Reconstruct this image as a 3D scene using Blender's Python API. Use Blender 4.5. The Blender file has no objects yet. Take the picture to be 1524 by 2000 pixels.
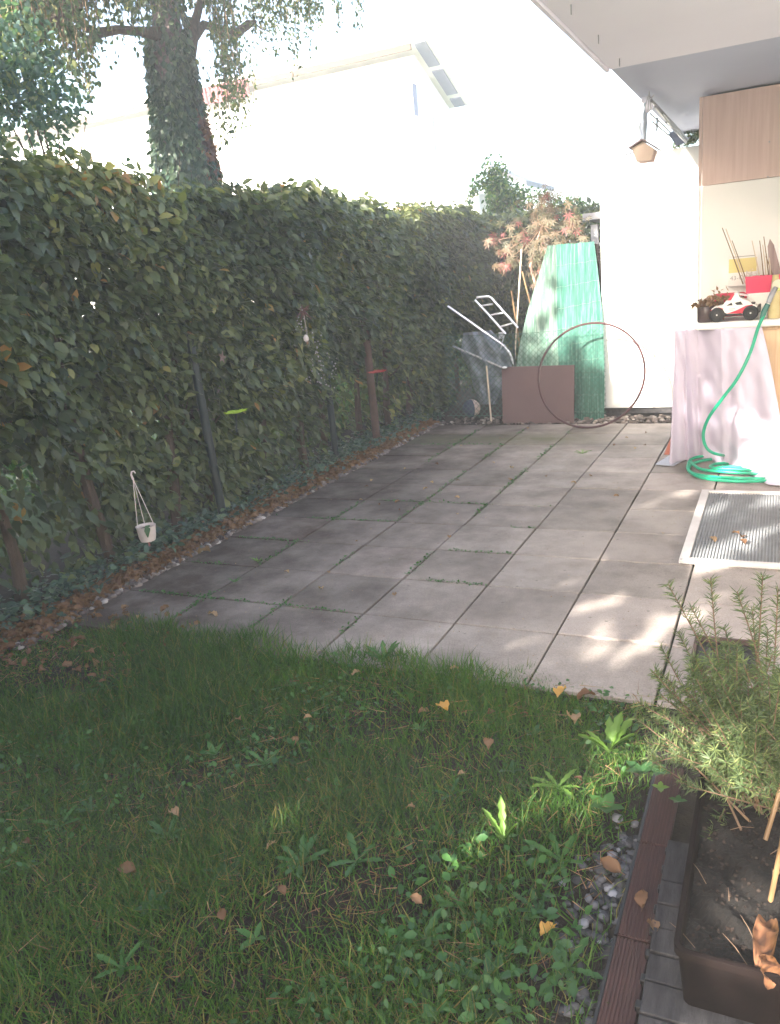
import bpy, math, random
import numpy as np
from mathutils import Vector, Matrix, Euler
random.seed(7); rng=np.random.default_rng(7)
scn=bpy.context.scene; COL=scn.collection

# ---------------------------------------------------------------- camera
CF=1569.3; YAW,PIT,ROL=.4637,-.2799,-.0959
CAM=np.array([.3761,-2.8324,1.6236])
def _axes():
    cy,sy=math.cos(YAW),math.sin(YAW); cp,sp=math.cos(PIT),math.sin(PIT)
    f=np.array([-sy*cp,cy*cp,sp]); r=np.array([cy,sy,0.]); u=np.cross(r,f)
    cr,sr=math.cos(ROL),math.sin(ROL)
    return cr*r+sr*u,-sr*r+cr*u,f
AR,AU,AF=_axes()
cd=bpy.data.cameras.new('camera'); cam=bpy.data.objects.new('camera',cd); COL.objects.link(cam)
cam.matrix_world=Matrix(((AR[0],AU[0],-AF[0],CAM[0]),(AR[1],AU[1],-AF[1],CAM[1]),(AR[2],AU[2],-AF[2],CAM[2]),(0,0,0,1)))
cd.sensor_fit='VERTICAL'; cd.sensor_height=36; cd.lens=CF/2000*36; cd.clip_start=.05; cd.clip_end=2000
scn.camera=cam
# ---------------------------------------------------------------- sky, sun, exposure
SUN_AZ=math.radians(198); SUN_EL=math.radians(26)      # azimuth clockwise from +y
SD=Vector((math.sin(SUN_AZ)*math.cos(SUN_EL),math.cos(SUN_AZ)*math.cos(SUN_EL),math.sin(SUN_EL)))
w=bpy.data.worlds.new('World'); scn.world=w; w.use_nodes=True
nt=w.node_tree; bg=nt.nodes['Background']
sk=nt.nodes.new('ShaderNodeTexSky'); sk.sky_type='NISHITA'; sk.sun_disc=False
sk.sun_elevation=SUN_EL; sk.sun_rotation=SUN_AZ; sk.air_density=1.0; sk.dust_density=4.0; sk.ozone_density=1.0
nt.links.new(sk.outputs[0],bg.inputs[0]); bg.inputs[1].default_value=.13
sl=bpy.data.lights.new('sun','SUN'); sl.energy=4.5; sl.angle=math.radians(.55); sl.color=(1,.93,.82)
so=bpy.data.objects.new('sun',sl); COL.objects.link(so); so.rotation_euler=SD.to_track_quat('Z','Y').to_euler()
scn.view_settings.view_transform='Standard'; scn.view_settings.look='None'
scn.view_settings.exposure=2.8; scn.view_settings.gamma=1; scn.view_settings.use_curve_mapping=False
scn.cycles.use_denoising=True
scn.cycles.max_bounces=6; scn.cycles.diffuse_bounces=4; scn.cycles.transmission_bounces=4
scn.cycles.transparent_max_bounces=8; scn.cycles.volume_bounces=1

# ---------------------------------------------------------------- view rays (photo pixels of 1524x2000 -> a point on a plane of the place)
def ray(px,py): return AF+AR*(px-762)/CF-AU*(py-1000)/CF
def G(px,py,z=0.):
    d=ray(px,py); return CAM+d*(z-CAM[2])/d[2]
def PY(px,py,Y):
    d=ray(px,py); return CAM+d*(Y-CAM[1])/d[1]
def PX(px,py,X):
    d=ray(px,py); return CAM+d*(X-CAM[0])/d[0]

# ---------------------------------------------------------------- helpers
ORG={}
def tag(o,label=None,cat=None,group=None,kind=None):
    if label: o['label']=label
    if cat: o['category']=cat
    if group: o['group']=group
    if kind: o['kind']=kind
    return o
def thing(name,loc,label,cat,group=None):
    o=bpy.data.objects.new(name,None); COL.objects.link(o); o.location=Vector([float(c) for c in loc])
    o.empty_display_size=.05; ORG[o]=np.array(loc,float)
    return tag(o,label,cat,group)
def link(name,me,parent=None,mats=None):
    o=bpy.data.objects.new(name,me); COL.objects.link(o)
    if parent is not None: o.parent=parent
    ORG[o]=ORG.get(parent,np.zeros(3)) if parent is not None else np.zeros(3)
    return o
def npmesh(name,V,F,m=None,smooth=False,rnd=None):
    V=np.asarray(V,np.float32); F=np.asarray(F,np.int32); s=F.shape[1]
    me=bpy.data.meshes.new(name); me.vertices.add(len(V)); me.vertices.foreach_set('co',V.ravel())
    me.loops.add(F.size); me.loops.foreach_set('vertex_index',F.ravel())
    me.polygons.add(len(F)); me.polygons.foreach_set('loop_start',np.arange(0,F.size,s,dtype=np.int32))
    if smooth: me.polygons.foreach_set('use_smooth',np.ones(len(F),bool))
    if rnd is not None:
        a=me.attributes.new('rnd','FLOAT','POINT'); a.data.foreach_set('value',np.asarray(rnd,np.float32))
    me.update(calc_edges=True)
    if m: me.materials.append(m)
    return me
class MB:
    def __init__(s): s.V=[]; s.F=[]
    def add(s,V,F):
        b=len(s.V); s.V+= [tuple(map(float,v)) for v in V]; s.F+=[tuple(i+b for i in f) for f in F]; return s
    def box(s,c,d,rot=None,ch=0.):
        x,y,z=[k/2 for k in d]
        if ch<=0:
            V=[(i*x,j*y,k*z) for k in(-1,1) for j in(-1,1) for i in(-1,1)]
            F=[(0,2,3,1),(4,5,7,6),(0,1,5,4),(2,6,7,3),(0,4,6,2),(1,3,7,5)]
        else:
            V=[];
            for zz,e in((-z,ch),(-z+ch,0),(z-ch,0),(z,ch)):
                xs,ys=x-e,y-e
                V+=[(-xs,-ys,zz),(xs,-ys,zz),(xs,ys,zz),(-xs,ys,zz)]
            F=[(3,2,1,0),(12,13,14,15)]
            for k in range(3):
                for i in range(4): j=(i+1)%4; F.append((k*4+i,k*4+j,k*4+4+j,k*4+4+i))
        if rot is not None:
            R=Euler(rot).to_matrix() if not isinstance(rot,Matrix) else rot
            V=[R@Vector(v) for v in V]
        return s.add([(v[0]+c[0],v[1]+c[1],v[2]+c[2]) for v in V],F)
    def tube(s,P,r,n=8,closed=False,cap=True):
        P=[Vector([float(c) for c in p]) for p in P]; N=len(P)
        R=r if hasattr(r,'__len__') else [r]*N
        V=[];F=[]; up=None
        for i,p in enumerate(P):
            a=P[(i-1)%N] if closed or i>0 else p; b=P[(i+1)%N] if closed or i<N-1 else p
            t=(b-a).normalized() if (b-a).length>1e-9 else Vector((0,0,1))
            if up is None: up=Vector((0,0,1)) if abs(t.z)<.9 else Vector((1,0,0))
            x=up.cross(t); 
            if x.length<1e-6: x=Vector((1,0,0)).cross(t)
            x.normalize(); y=t.cross(x); up=y
            for k in range(n):
                an=2*math.pi*k/n; V.append(p+x*math.cos(an)*R[i]+y*math.sin(an)*R[i])
        for i in range(N if closed else N-1):
            for k in range(n):
                j=(i+1)%N; F.append((i*n+k,i*n+(k+1)%n,j*n+(k+1)%n,j*n+k))
        if not closed and cap: F.append(tuple(range(n-1,-1,-1))); F.append(tuple((N-1)*n+k for k in range(n)))
        return s.add(V,F)
    def lathe(s,c,prof,n=24,axis='z',cap=True):
        V=[];F=[]
        for r,h in prof:
            for k in range(n):
                a=2*math.pi*k/n
                v=(r*math.cos(a),r*math.sin(a),h)
                if axis=='y': v=(v[0],v[2],v[1])
                if axis=='x': v=(v[2],v[0],v[1])
                V.append((v[0]+c[0],v[1]+c[1],v[2]+c[2]))
        m=len(prof)
        for i in range(m-1):
            for k in range(n): F.append((i*n+k,i*n+(k+1)%n,(i+1)*n+(k+1)%n,(i+1)*n+k))
        if cap: F.append(tuple(range(n-1,-1,-1))); F.append(tuple((m-1)*n+k for k in range(n)))
        return s.add(V,F)
    def prism(s,poly,a,b,axis='y'):
        """poly in the two other axes, from a to b along axis"""
        n=len(poly); V=[]
        for t in(a,b):
            for p in poly:
                V.append({'y':(p[0],t,p[1]),'z':(p[0],p[1],t),'x':(t,p[0],p[1])}[axis])
        F=[tuple(range(n-1,-1,-1)),tuple(range(n,2*n))]+[(i,(i+1)%n,n+(i+1)%n,n+i) for i in range(n)]
        return s.add(V,F)
    def grid(s,fn,nu,nv):
        V=[fn(i/nu,j/nv) for j in range(nv+1) for i in range(nu+1)]
        F=[(j*(nu+1)+i,j*(nu+1)+i+1,(j+1)*(nu+1)+i+1,(j+1)*(nu+1)+i) for j in range(nv) for i in range(nu)]
        return s.add(V,F)
    def build(s,name,m,parent=None,smooth=False,origin=None,label=None,kind=None,bevel=0,rndv=None):
        o_=ORG.get(parent,np.zeros(3)) if parent is not None else (np.array(origin,float) if origin is not None else np.zeros(3))
        me=bpy.data.meshes.new(name); me.from_pydata([tuple(np.array(v)-o_) for v in s.V],[],s.F)
        if smooth:
            me.polygons.foreach_set('use_smooth',[True]*len(me.polygons))
            try: me.set_sharp_from_angle(angle=math.radians(40))
            except Exception: pass
        me.materials.append(m); me.update()
        o=bpy.data.objects.new(name,me); COL.objects.link(o)
        if parent is not None: o.parent=parent
        elif origin is not None: o.location=Vector([float(c) for c in origin])
        ORG[o]=o_
        if bevel:
            b=o.modifiers.new('bevel','BEVEL'); b.width=bevel; b.segments=2; b.limit_method='ANGLE'
        if label: o['label']=label
        if kind: o['kind']=kind
        return o
def solid(o,t):
    m=o.modifiers.new('thick','SOLIDIFY'); m.thickness=t; m.offset=0; return o
def copy_tree(o,parent=None):
    c=o.copy(); COL.objects.link(c)
    if parent is not None: c.parent=parent
    for ch in list(o.children): copy_tree(ch,c)
    return c
def norm(a): return a/np.maximum(np.linalg.norm(a,axis=-1,keepdims=True),1e-9)
def basis(d,n,sx,sy=None):
    d=norm(d); x=norm(np.cross(d,n)); n2=np.cross(x,d)
    sy=sx if sy is None else sy
    return np.stack([x*sx[:,None],d*sy[:,None],n2*((sx+sy)/2)[:,None]],axis=2)
def scatter(name,T,Ft,M,P,m,rnd=None,parent=None,kind=None,smooth=False):
    T=np.asarray(T,float); Ft=np.asarray(Ft); k=len(T); N=len(P)
    o_=ORG.get(parent,np.zeros(3)) if parent is not None else np.zeros(3)
    V=(np.einsum('nij,kj->nki',M,T)+(P-o_)[:,None]).reshape(-1,3)
    F=(Ft[None]+k*np.arange(N)[:,None,None]).reshape(-1,Ft.shape[1])
    r=np.repeat(rng.random(N) if rnd is None else rnd,k)
    o=link(name,npmesh(name,V,F,m,smooth,r),parent)
    if kind: o['kind']=kind
    return o
LEAF=([(0,0,0),(-.27,.28,.05),(-.25,.62,.03),(0,1,-.1),(.25,.62,.03),(.27,.28,.05),(0,.3,-.03),(0,.66,-.04)],
      [(0,6,1),(0,5,6),(1,6,7),(1,7,2),(6,5,4),(6,4,7),(2,7,3),(7,4,3)])
RHOMB=([(0,0,0),(-.35,.45,.04),(0,1,0),(.35,.45,.04)],[(0,3,2),(0,2,1)])
def palm():
    V=[(0,0,0)];ang=[-2.25,-1.5,-.8,0,.8,1.5,2.25];ln=[.5,.8,.95,1.05,.95,.8,.5]
    F=[]
    for i,(a,l) in enumerate(zip(ang,ln)):
        b=len(V); V+=[(math.sin(a-.22)*l*.45,math.cos(a-.22)*l*.45,.03),(math.sin(a)*l,math.cos(a)*l,-.12),(math.sin(a+.22)*l*.45,math.cos(a+.22)*l*.45,.03)]
        F+=[(0,b+1,b),(0,b+2,b+1)]
    return V,F
PALM=palm()
def vnoise(P,s,seed=0):
    """cheap smooth 3-D noise in -1..1 (sum of sines)"""
    r=np.random.default_rng(seed); o=np.zeros(len(P))
    for k in range(7):
        d=r.normal(size=3); d/=np.linalg.norm(d); o+=np.sin((P@d)*s*(.7+.9*r.random())+r.random()*6.28)
    return o/3.2

# ---------------------------------------------------------------- materials
def nodes(name):
    m=bpy.data.materials.new(name); m.use_nodes=True; n=m.node_tree.nodes; l=m.node_tree.links
    return m,n,l,n['Principled BSDF']
def ramp(n,l,fac,stops):
    r=n.new('ShaderNodeValToRGB'); e=r.color_ramp.elements
    while len(e)<len(stops): e.new(.5)
    for k,(p,c) in enumerate(stops): e[k].position=p; e[k].color=(*c,1)
    l.new(fac,r.inputs[0]); return r.outputs[0]
def noise(n,l,scale,detail=4,rough=.55,vec=None,dist=0):
    t=n.new('ShaderNodeTexNoise'); t.inputs['Scale'].default_value=scale; t.inputs['Detail'].default_value=detail
    t.inputs['Roughness'].default_value=rough; t.inputs['Distortion'].default_value=dist
    if vec is None:
        g=n.new('ShaderNodeNewGeometry'); vec=g.outputs['Position']
    l.new(vec,t.inputs['Vector']); return t.outputs[0]
def mixc(n,l,a,b,f,mode='MIX'):
    m=n.new('ShaderNodeMix'); m.data_type='RGBA'; m.blend_type=mode
    for k,v in((6,a),(7,b)):
        if isinstance(v,(tuple,list)): m.inputs[k].default_value=(*v,1)
        else: l.new(v,m.inputs[k])
    if isinstance(f,(int,float)): m.inputs[0].default_value=f
    else: l.new(f,m.inputs[0])
    return m.outputs[2]
def bump(n,l,b,h,s,d=.02):
    k=n.new('ShaderNodeBump'); k.inputs['Strength'].default_value=s; k.inputs['Distance'].default_value=d
    l.new(h,k.inputs['Height']); l.new(k.outputs[0],b.inputs['Normal'])
def M(name,c,c2=None,sc=8,rough=.7,bs=.2,metal=0,spec=.4,bscale=None,stretch=None,bd=.01):
    m,n,l,b=nodes(name); b.inputs['Roughness'].default_value=rough; b.inputs['Metallic'].default_value=metal
    b.inputs['Specular IOR Level'].default_value=spec
    c2=c2 or tuple(k*.75 for k in c)
    vec=None
    if stretch:
        g=n.new('ShaderNodeNewGeometry'); mp=n.new('ShaderNodeMapping'); mp.inputs['Scale'].default_value=stretch
        l.new(g.outputs['Position'],mp.inputs[0]); vec=mp.outputs[0]
    f=noise(n,l,sc,5,.6,vec)
    l.new(ramp(n,l,f,[(.3,c2),(.7,c)]),b.inputs['Base Color'])
    if bs: bump(n,l,b,noise(n,l,bscale or sc*6,4,.6,vec),bs,bd)
    return m
def leafmat(name,stops,trans=.35,rough=.5,spec=.35):
    m,n,l,b=nodes(name); a=n.new('ShaderNodeAttribute'); a.attribute_name='rnd'
    c=ramp(n,l,a.outputs['Fac'],stops)
    c=mixc(n,l,c,(.6,.6,.6),noise(n,l,40,2),'MULTIPLY') if False else c
    l.new(c,b.inputs['Base Color']); b.inputs['Roughness'].default_value=rough; b.inputs['Specular IOR Level'].default_value=spec
    t=n.new('ShaderNodeBsdfTranslucent'); bc=n.new('ShaderNodeMix'); bc.data_type='RGBA'; bc.blend_type='MULTIPLY'; bc.inputs[0].default_value=1
    l.new(c,bc.inputs[6]); bc.inputs[7].default_value=(1.3,1.5,.6,1); l.new(bc.outputs[2],t.inputs[0])
    x=n.new('ShaderNodeMixShader'); x.inputs[0].default_value=trans
    l.new(b.outputs[0],x.inputs[1]); l.new(t.outputs[0],x.inputs[2]); l.new(x.outputs[0],n['Material Output'].inputs[0])
    return m
def slabmat():
    m,n,l,b=nodes('concrete_slab'); b.inputs['Roughness'].default_value=.85; b.inputs['Specular IOR Level'].default_value=.3
    g=n.new('ShaderNodeNewGeometry'); pos=g.outputs['Position']
    oi=n.new('ShaderNodeObjectInfo')
    base=ramp(n,l,oi.outputs['Random'],[(0,(.25,.225,.205)),(.35,(.32,.285,.262)),(.7,(.35,.315,.29)),(1,(.40,.35,.325))])
    big=noise(n,l,1.6,5,.62)
    c=mixc(n,l,base,ramp(n,l,big,[(.3,(.55,.53,.52)),(.5,(.9,.88,.87)),(.7,(1.1,1.08,1.06))]),1.,'MULTIPLY')
    c=mixc(n,l,c,ramp(n,l,noise(n,l,160,3,.7),[(.35,(.8,.8,.8)),(.65,(1.15,1.15,1.15))]),.8,'MULTIPLY')
    # dirt and weaker hedge-side light, both put in the colour; algae along back rows
    sx=n.new('ShaderNodeSeparateXYZ'); l.new(pos,sx.inputs[0])
    mr=n.new('ShaderNodeMapRange'); mr.inputs[1].default_value=-.4; mr.inputs[2].default_value=-3.1; l.new(sx.outputs[0],mr.inputs[0])
    ad=n.new('ShaderNodeMath'); ad.operation='MULTIPLY_ADD'; l.new(noise(n,l,2.6,6,.65),ad.inputs[0]); ad.inputs[1].default_value=1.6; ad.inputs[2].default_value=-.8
    sm=n.new('ShaderNodeMath'); sm.operation='ADD'; sm.use_clamp=True; l.new(mr.outputs[0],sm.inputs[0]); l.new(ad.outputs[0],sm.inputs[1])
    c=mixc(n,l,c,mixc(n,l,c,(.17,.14,.12),1,'MULTIPLY'),sm.outputs[0])
    ma=n.new('ShaderNodeMapRange'); ma.inputs[1].default_value=.35; ma.inputs[2].default_value=0; 
    dy=n.new('ShaderNodeMath'); dy.operation='SUBTRACT'; l.new(sx.outputs[1],dy.inputs[0]); dy.inputs[1].default_value=4.75
    ab=n.new('ShaderNodeMath'); ab.operation='ABSOLUTE'; l.new(dy.outputs[0],ab.inputs[0]); l.new(ab.outputs[0],ma.inputs[0])
    mx=n.new('ShaderNodeMapRange'); mx.inputs[1].default_value=-.9; mx.inputs[2].default_value=-1.6; l.new(sx.outputs[0],mx.inputs[0])
    mm=n.new('ShaderNodeMath'); mm.operation='MULTIPLY'; l.new(ma.outputs[0],mm.inputs[0]); l.new(mx.outputs[0],mm.inputs[1])
    m2=n.new('ShaderNodeMath'); m2.operation='MULTIPLY'; l.new(mm.outputs[0],m2.inputs[0]); l.new(ramp(n,l,noise(n,l,5,5),[(.2,(0,0,0)),(.5,(1,1,1))]),m2.inputs[1])
    c=mixc(n,l,c,(.085,.08,.045),m2.outputs[0])
    l.new(c,b.inputs['Base Color'])
    v_=n.new('ShaderNodeTexVoronoi'); v_.inputs['Scale'].default_value=11; l.new(pos,v_.inputs['Vector'])
    c=mixc(n,l,c,(.09,.08,.07),ramp(n,l,v_.outputs['Distance'],[(.05,(.55,.55,.55)),(.11,(0,0,0))]))
    l.new(c,b.inputs['Base Color'])
    bump(n,l,b,noise(n,l,90,6,.7),.5,.006)
    return m
mSlab=slabmat()
def jointmat():
    m,n,l,b=nodes('joint_sand'); b.inputs['Roughness'].default_value=1
    c=ramp(n,l,noise(n,l,7,4,.6),[(.35,(.012,.010,.008)),(.55,(.022,.032,.010)),(.75,(.03,.024,.016))]); l.new(c,b.inputs['Base Color'])
    bump(n,l,b,noise(n,l,120,3),.6,.01); return m
mJoint=jointmat()
mSoil=M('lawn_soil',(.035,.026,.017),(.012,.010,.007),25,1,.8,bd=.03)
mFar=M('neighbour_lawn',(.06,.10,.03),(.03,.06,.015),3,1,.4)
mGrass=leafmat('grass_blade',[(0,(.012,.042,.007)),(.35,(.038,.10,.014)),(.7,(.08,.17,.022)),(.86,(.14,.165,.032)),(1,(.20,.155,.055))],.35,.6)
mHedge=leafmat('hornbeam_leaf',[(0,(.026,.042,.018)),(.35,(.066,.088,.034)),(.7,(.135,.155,.058)),(.93,(.25,.24,.08)),(1,(.30,.16,.05))],.32,.42,.42)
mIvy=leafmat('ivy_leaf',[(0,(.020,.045,.030)),(.7,(.055,.095,.06)),(1,(.10,.14,.07))],.15,.35)
mIvyRed=leafmat('ivy_turning',[(0,(.12,.05,.04)),(1,(.2,.09,.06))],.3)
mBirch=leafmat('birch_leaf',[(0,(.03,.055,.03)),(.7,(.06,.09,.04)),(1,(.16,.15,.05))],.35)
mBirchL=leafmat('pale_tree_leaf',[(0,(.05,.09,.09)),(.7,(.09,.15,.13)),(1,(.18,.2,.1))],.5)
mShrub=leafmat('shrub_leaf',[(0,(.03,.075,.03)),(.6,(.06,.14,.05)),(1,(.16,.22,.05))],.4)
mMaple=leafmat('maple_leaf',[(0,(.06,.06,.03)),(.4,(.11,.08,.045)),(.75,(.14,.075,.05)),(.93,(.15,.05,.045)),(1,(.36,.03,.05))],.2)
mWeed=leafmat('weed_leaf',[(0,(.03,.085,.03)),(.7,(.06,.15,.035)),(1,(.12,.22,.04))],.35,.45)
mRos=leafmat('rosemary_needle',[(0,(.045,.075,.03)),(.7,(.09,.13,.05)),(1,(.19,.22,.08))],.3,.5)
mDead=leafmat('dead_leaf',[(0,(.11,.055,.03)),(.5,(.2,.11,.06)),(.8,(.34,.22,.13)),(1,(.4,.25,.08))],.3,.7)
mBark=M('bark',(.11,.075,.05),(.045,.03,.022),10,.95,.8,stretch=(3,3,.6),bd=.03)
mBarkB=M('birch_bark',(.26,.19,.19),(.05,.04,.04),5,.9,.6,stretch=(1,1,3),bd=.03)
mTwig=M('twig_bark',(.2,.13,.08),(.1,.06,.04),30,.9,.3)
mPeb=leafmat('pebble',[(0,(.05,.04,.036)),(.5,(.12,.095,.085)),(.85,(.2,.165,.145)),(1,(.4,.36,.33))],.0,.8)
mPebD=leafmat('grey_stone',[(0,(.02,.02,.023)),(.6,(.055,.055,.06)),(.9,(.11,.11,.12)),(1,(.25,.25,.27))],.0,.85)
mWhiteWall=M('white_board',(.80,.79,.77),(.74,.73,.71),1.5,.6,.05)
mPlaster=M('white_render',(.84,.84,.84),(.79,.79,.79),2,.9,.2)
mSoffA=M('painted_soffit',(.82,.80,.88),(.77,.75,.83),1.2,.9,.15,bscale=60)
mSoffB=M('grey_far_soffit',(.46,.49,.60),(.42,.45,.56),1.2,.9,.15,bscale=60)  # far underside's darker, bluer tone is set in this base colour
def wood(name,c,c2,sc=3,stretch=(14,14,.7),rough=.6,bs=.1): return M(name,c,c2,sc,rough,bs,stretch=stretch)
mBeech=wood('beech_board',(.66,.50,.45),(.57,.41,.36))
mPine=wood('pine_board',(.62,.44,.28),(.5,.33,.2))
mGreyWood=wood('weathered_wood',(.05,.047,.05),(.012,.012,.014),2.2,(16,3,16),.9,.5)
mWPC=wood('brown_composite',(.062,.025,.022),(.03,.013,.012),5,(30,2,30),.75,.3)
mPlBrown=M('brown_plastic',(.010,.006,.0055),(.005,.0035,.0035),9,.75,.08,spec=.06)#,.05)
mPlBlack=M('black_plastic',(.012,.012,.013),(.008,.008,.009),10,.45,.1)
mTyre=M('black_rubber',(.02,.02,.023),(.012,.012,.014),60,.8,.4)
mBoard=M('brown_panel',(.10,.06,.062),(.08,.048,.05),3,.7,.08)
mAlu=M('aluminium',(.62,.64,.68),(.5,.52,.56),9,.35,.05,metal=.85)
mSteel=M('dull_steel',(.42,.42,.44),(.3,.3,.31),12,.45,.1,metal=.7)
mPostG=M('dark_green_metal',(.006,.016,.016),(.004,.010,.010),12,.5,.1)
mWire=M('green_wire',(.05,.12,.09),(.03,.08,.06),20,.5,0)
mHoop=M('reddish_tube',(.05,.012,.015),(.03,.009,.011),8,.45,.05)
mHose=M('green_hose',(.005,.36,.20),(.004,.30,.165),20,.35,.05)
mHoseD=M('green_connector',(.01,.13,.10),(.01,.1,.08),20,.4,0)
mWhiteP=M('white_plastic',(.8,.78,.76),(.74,.72,.7),10,.4,.03)
mPotP=M('dusty_white_plastic',(.62,.54,.50),(.5,.42,.38),14,.5,.1)
mRed=M('red_paint',(.62,.03,.07),(.52,.02,.055),5,.45,.03)
mPink=M('magenta_planter',(.70,.04,.12),(.6,.03,.1),3,.4,.03)
mGlassD=M('dark_jar',(.10,.07,.07),(.05,.035,.035),12,.2,.05)
mCane=M('bamboo',(.24,.15,.07),(.15,.09,.045),9,.55,.1)
mTan=M('light_cane',(.62,.52,.42),(.5,.4,.3),9,.6,.1)
mTerra=M('terracotta',(.42,.13,.08),(.34,.1,.06),9,.8,.2)
mGrate=M('grey_mesh',(.24,.255,.27),(.18,.19,.205),14,.6,.1)
mTileFrame=M('pale_metal_frame',(.66,.62,.60),(.5,.47,.45),6,.45,.1)
mRoof=M('red_fascia',(.11,.006,.012),(.09,.005,.01),6,.7,.1)
mEave=M('blue_grey_boards',(.24,.26,.36),(.2,.22,.31),4,.8,.1)
mShedM=M('grey_shed_metal',(.34,.34,.36),(.25,.25,.27),4,.6,.05)
mCloth=M('white_sheet',(.60,.54,.65),(.56,.50,.61),4,.9,.15)
mClothG=M('grey_sheet',(.36,.38,.44),(.3,.32,.38),4,.9,.15)
def tarpmat():
    m,n,l,b=nodes('clear_tarp'); b.inputs['Roughness'].default_value=.35
    c=ramp(n,l,noise(n,l,9,5,.6),[(.3,(.12,.14,.18)),(.7,(.32,.35,.42))]); l.new(c,b.inputs['Base Color'])
    tr=n.new('ShaderNodeBsdfTransparent'); x=n.new('ShaderNodeMixShader'); x.inputs[0].default_value=.72
    l.new(tr.outputs[0],x.inputs[1]); l.new(b.outputs[0],x.inputs[2]); l.new(x.outputs[0],n['Material Output'].inputs[0])
    bump(n,l,b,noise(n,l,18,5,.6),.6,.03); return m
mTarp=tarpmat()
def reedmat(name,a,b_,c_):
    m,n,l,b=nodes(name); g=n.new('ShaderNodeNewGeometry'); mp=n.new('ShaderNodeMapping'); mp.inputs['Scale'].default_value=(1,.4,.02); l.new(g.outputs['Position'],mp.inputs[0])
    f=noise(n,l,70,3,.7,mp.outputs[0]); c=ramp(n,l,f,[(.3,a),(.5,b_),(.68,c_)])
    l.new(c,b.inputs['Base Color']); b.inputs['Roughness'].default_value=.5
    t=n.new('ShaderNodeBsdfTranslucent'); l.new(c,t.inputs[0]); x=n.new('ShaderNodeMixShader'); x.inputs[0].default_value=.15
    l.new(b.outputs[0],x.inputs[1]); l.new(t.outputs[0],x.inputs[2]); l.new(x.outputs[0],n['Material Output'].inputs[0])
    return m
mReed=reedmat('green_reed',(.02,.10,.075),(.045,.165,.125),(.15,.30,.245))
mReedP=reedmat('pale_green_reed',(.06,.17,.12),(.17,.28,.225),(.36,.44,.38))
mPotSoil=M('potting_soil',(.018,.012,.009),(.005,.004,.0035),90,1,1,bd=.02)
mYel=M('straw_yellow',(.6,.5,.25),(.5,.4,.18),9,.5,.05)

# ================================================================ SETTING
def quad(name,x0,x1,y0,y1,z,m,parent=None,kind='structure'):
    b=MB(); b.add([(x0,y0,z),(x1,y0,z),(x1,y1,z),(x0,y1,z)],[(0,1,2,3)])
    o=b.build(name,m,parent); 
    if kind: o['kind']=kind
    return o
quad('ground',-500,500,-500,500,-.06,mFar)
quad('garden_soil',-4.6,.7,-9,9.5,-.03,mSoil)
# patio: bedding with every slab a child
pb=MB(); pb.box((-.55,2.75,-.05),(5.04,5.52,.06))
patio=pb.build('patio',mJoint,origin=(-.55,2.75,0)); patio['kind']='structure'
S=.5; slab_me={}
def slab_mesh(wx,wy):
    k=(round(wx,3),round(wy,3))
    if k not in slab_me:
        b=MB(); b.box((0,0,0),(wx-.011,wy-.011,.045),ch=.003); me=bpy.data.meshes.new('paving_slab'); me.from_pydata(b.V,[],b.F); me.materials.append(mSlab); slab_me[k]=me
    return slab_me[k]
for i in range(-6,4):
    x0,x1=i*S,(i+1)*S
    if i==-6: x0=-3.07
    if i>=0 and False: pass
    for j in range(11):
        wx,wy=x1-x0,S
        o=bpy.data.objects.new('paving_slab',slab_mesh(wx,wy)); COL.objects.link(o); o.parent=patio
        off=(.006 if (i%2) else -.004)
        o.location=((x0+x1)/2+.55+random.uniform(-.002,.002),j*S+S/2-2.75+off*0+random.uniform(-.002,.002),-.0225+random.uniform(-.0025,.002))
        o.rotation_euler=(random.uniform(-.003,.003),random.uniform(-.003,.003),random.uniform(-.003,.003))
# pebbles
def pebbles(name,n,fn,smin,smax,lab=None,mat_=None):
    u=[]; V0=[];  # low icosphere-like pebble
    t=(1+5**.5)/2
    T=np.array([(-1,t,0),(1,t,0),(-1,-t,0),(1,-t,0),(0,-1,t),(0,1,t),(0,-1,-t),(0,1,-t),(t,0,-1),(t,0,1),(-t,0,-1),(-t,0,1)])/1.9
    F=[(0,11,5),(0,5,1),(0,1,7),(0,7,10),(0,10,11),(1,5,9),(5,11,4),(11,10,2),(10,7,6),(7,1,8),(3,9,4),(3,4,2),(3,2,6),(3,6,8),(3,8,9),(4,9,5),(2,4,11),(6,2,10),(8,6,7),(9,8,1)]
    P=np.array([fn() for _ in range(n)]); s=rng.uniform(smin,smax,n)
    A=rng.normal(size=(n,3,3)); Q,_=np.linalg.qr(A); Mx=Q*s[:,None,None]*rng.uniform(.7,1.2,(n,1,3)); Mx[:,2,:]*=.6
    o=scatter(name,T,F,Mx,P,mat_ or mPeb,kind='stuff',smooth=True); 
    if lab: o['label']=lab
    return o
pebbles('gravel',2600,lambda:(-3.07-abs(random.gauss(0,.10)),random.uniform(-.3,5.7),random.uniform(-.02,.012)),.012,.032,'strip of rounded pebbles between slabs and hedge')
pebbles('gravel',900,lambda:(random.uniform(-3.0,1.5),random.uniform(5.53,5.95),random.uniform(-.02,.01)),.012,.035,'pebbles along the back edge of the patio')
pebbles('gravel',260,lambda:(.06-abs(random.gauss(0,.075)),random.choice([random.gauss(-.9,.08),random.gauss(-1.12,.12),random.uniform(-1.6,-.7)]),random.uniform(-.034,-.018)),.006,.020,'grey stones between lawn and brown plank edging',mPebD)

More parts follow.
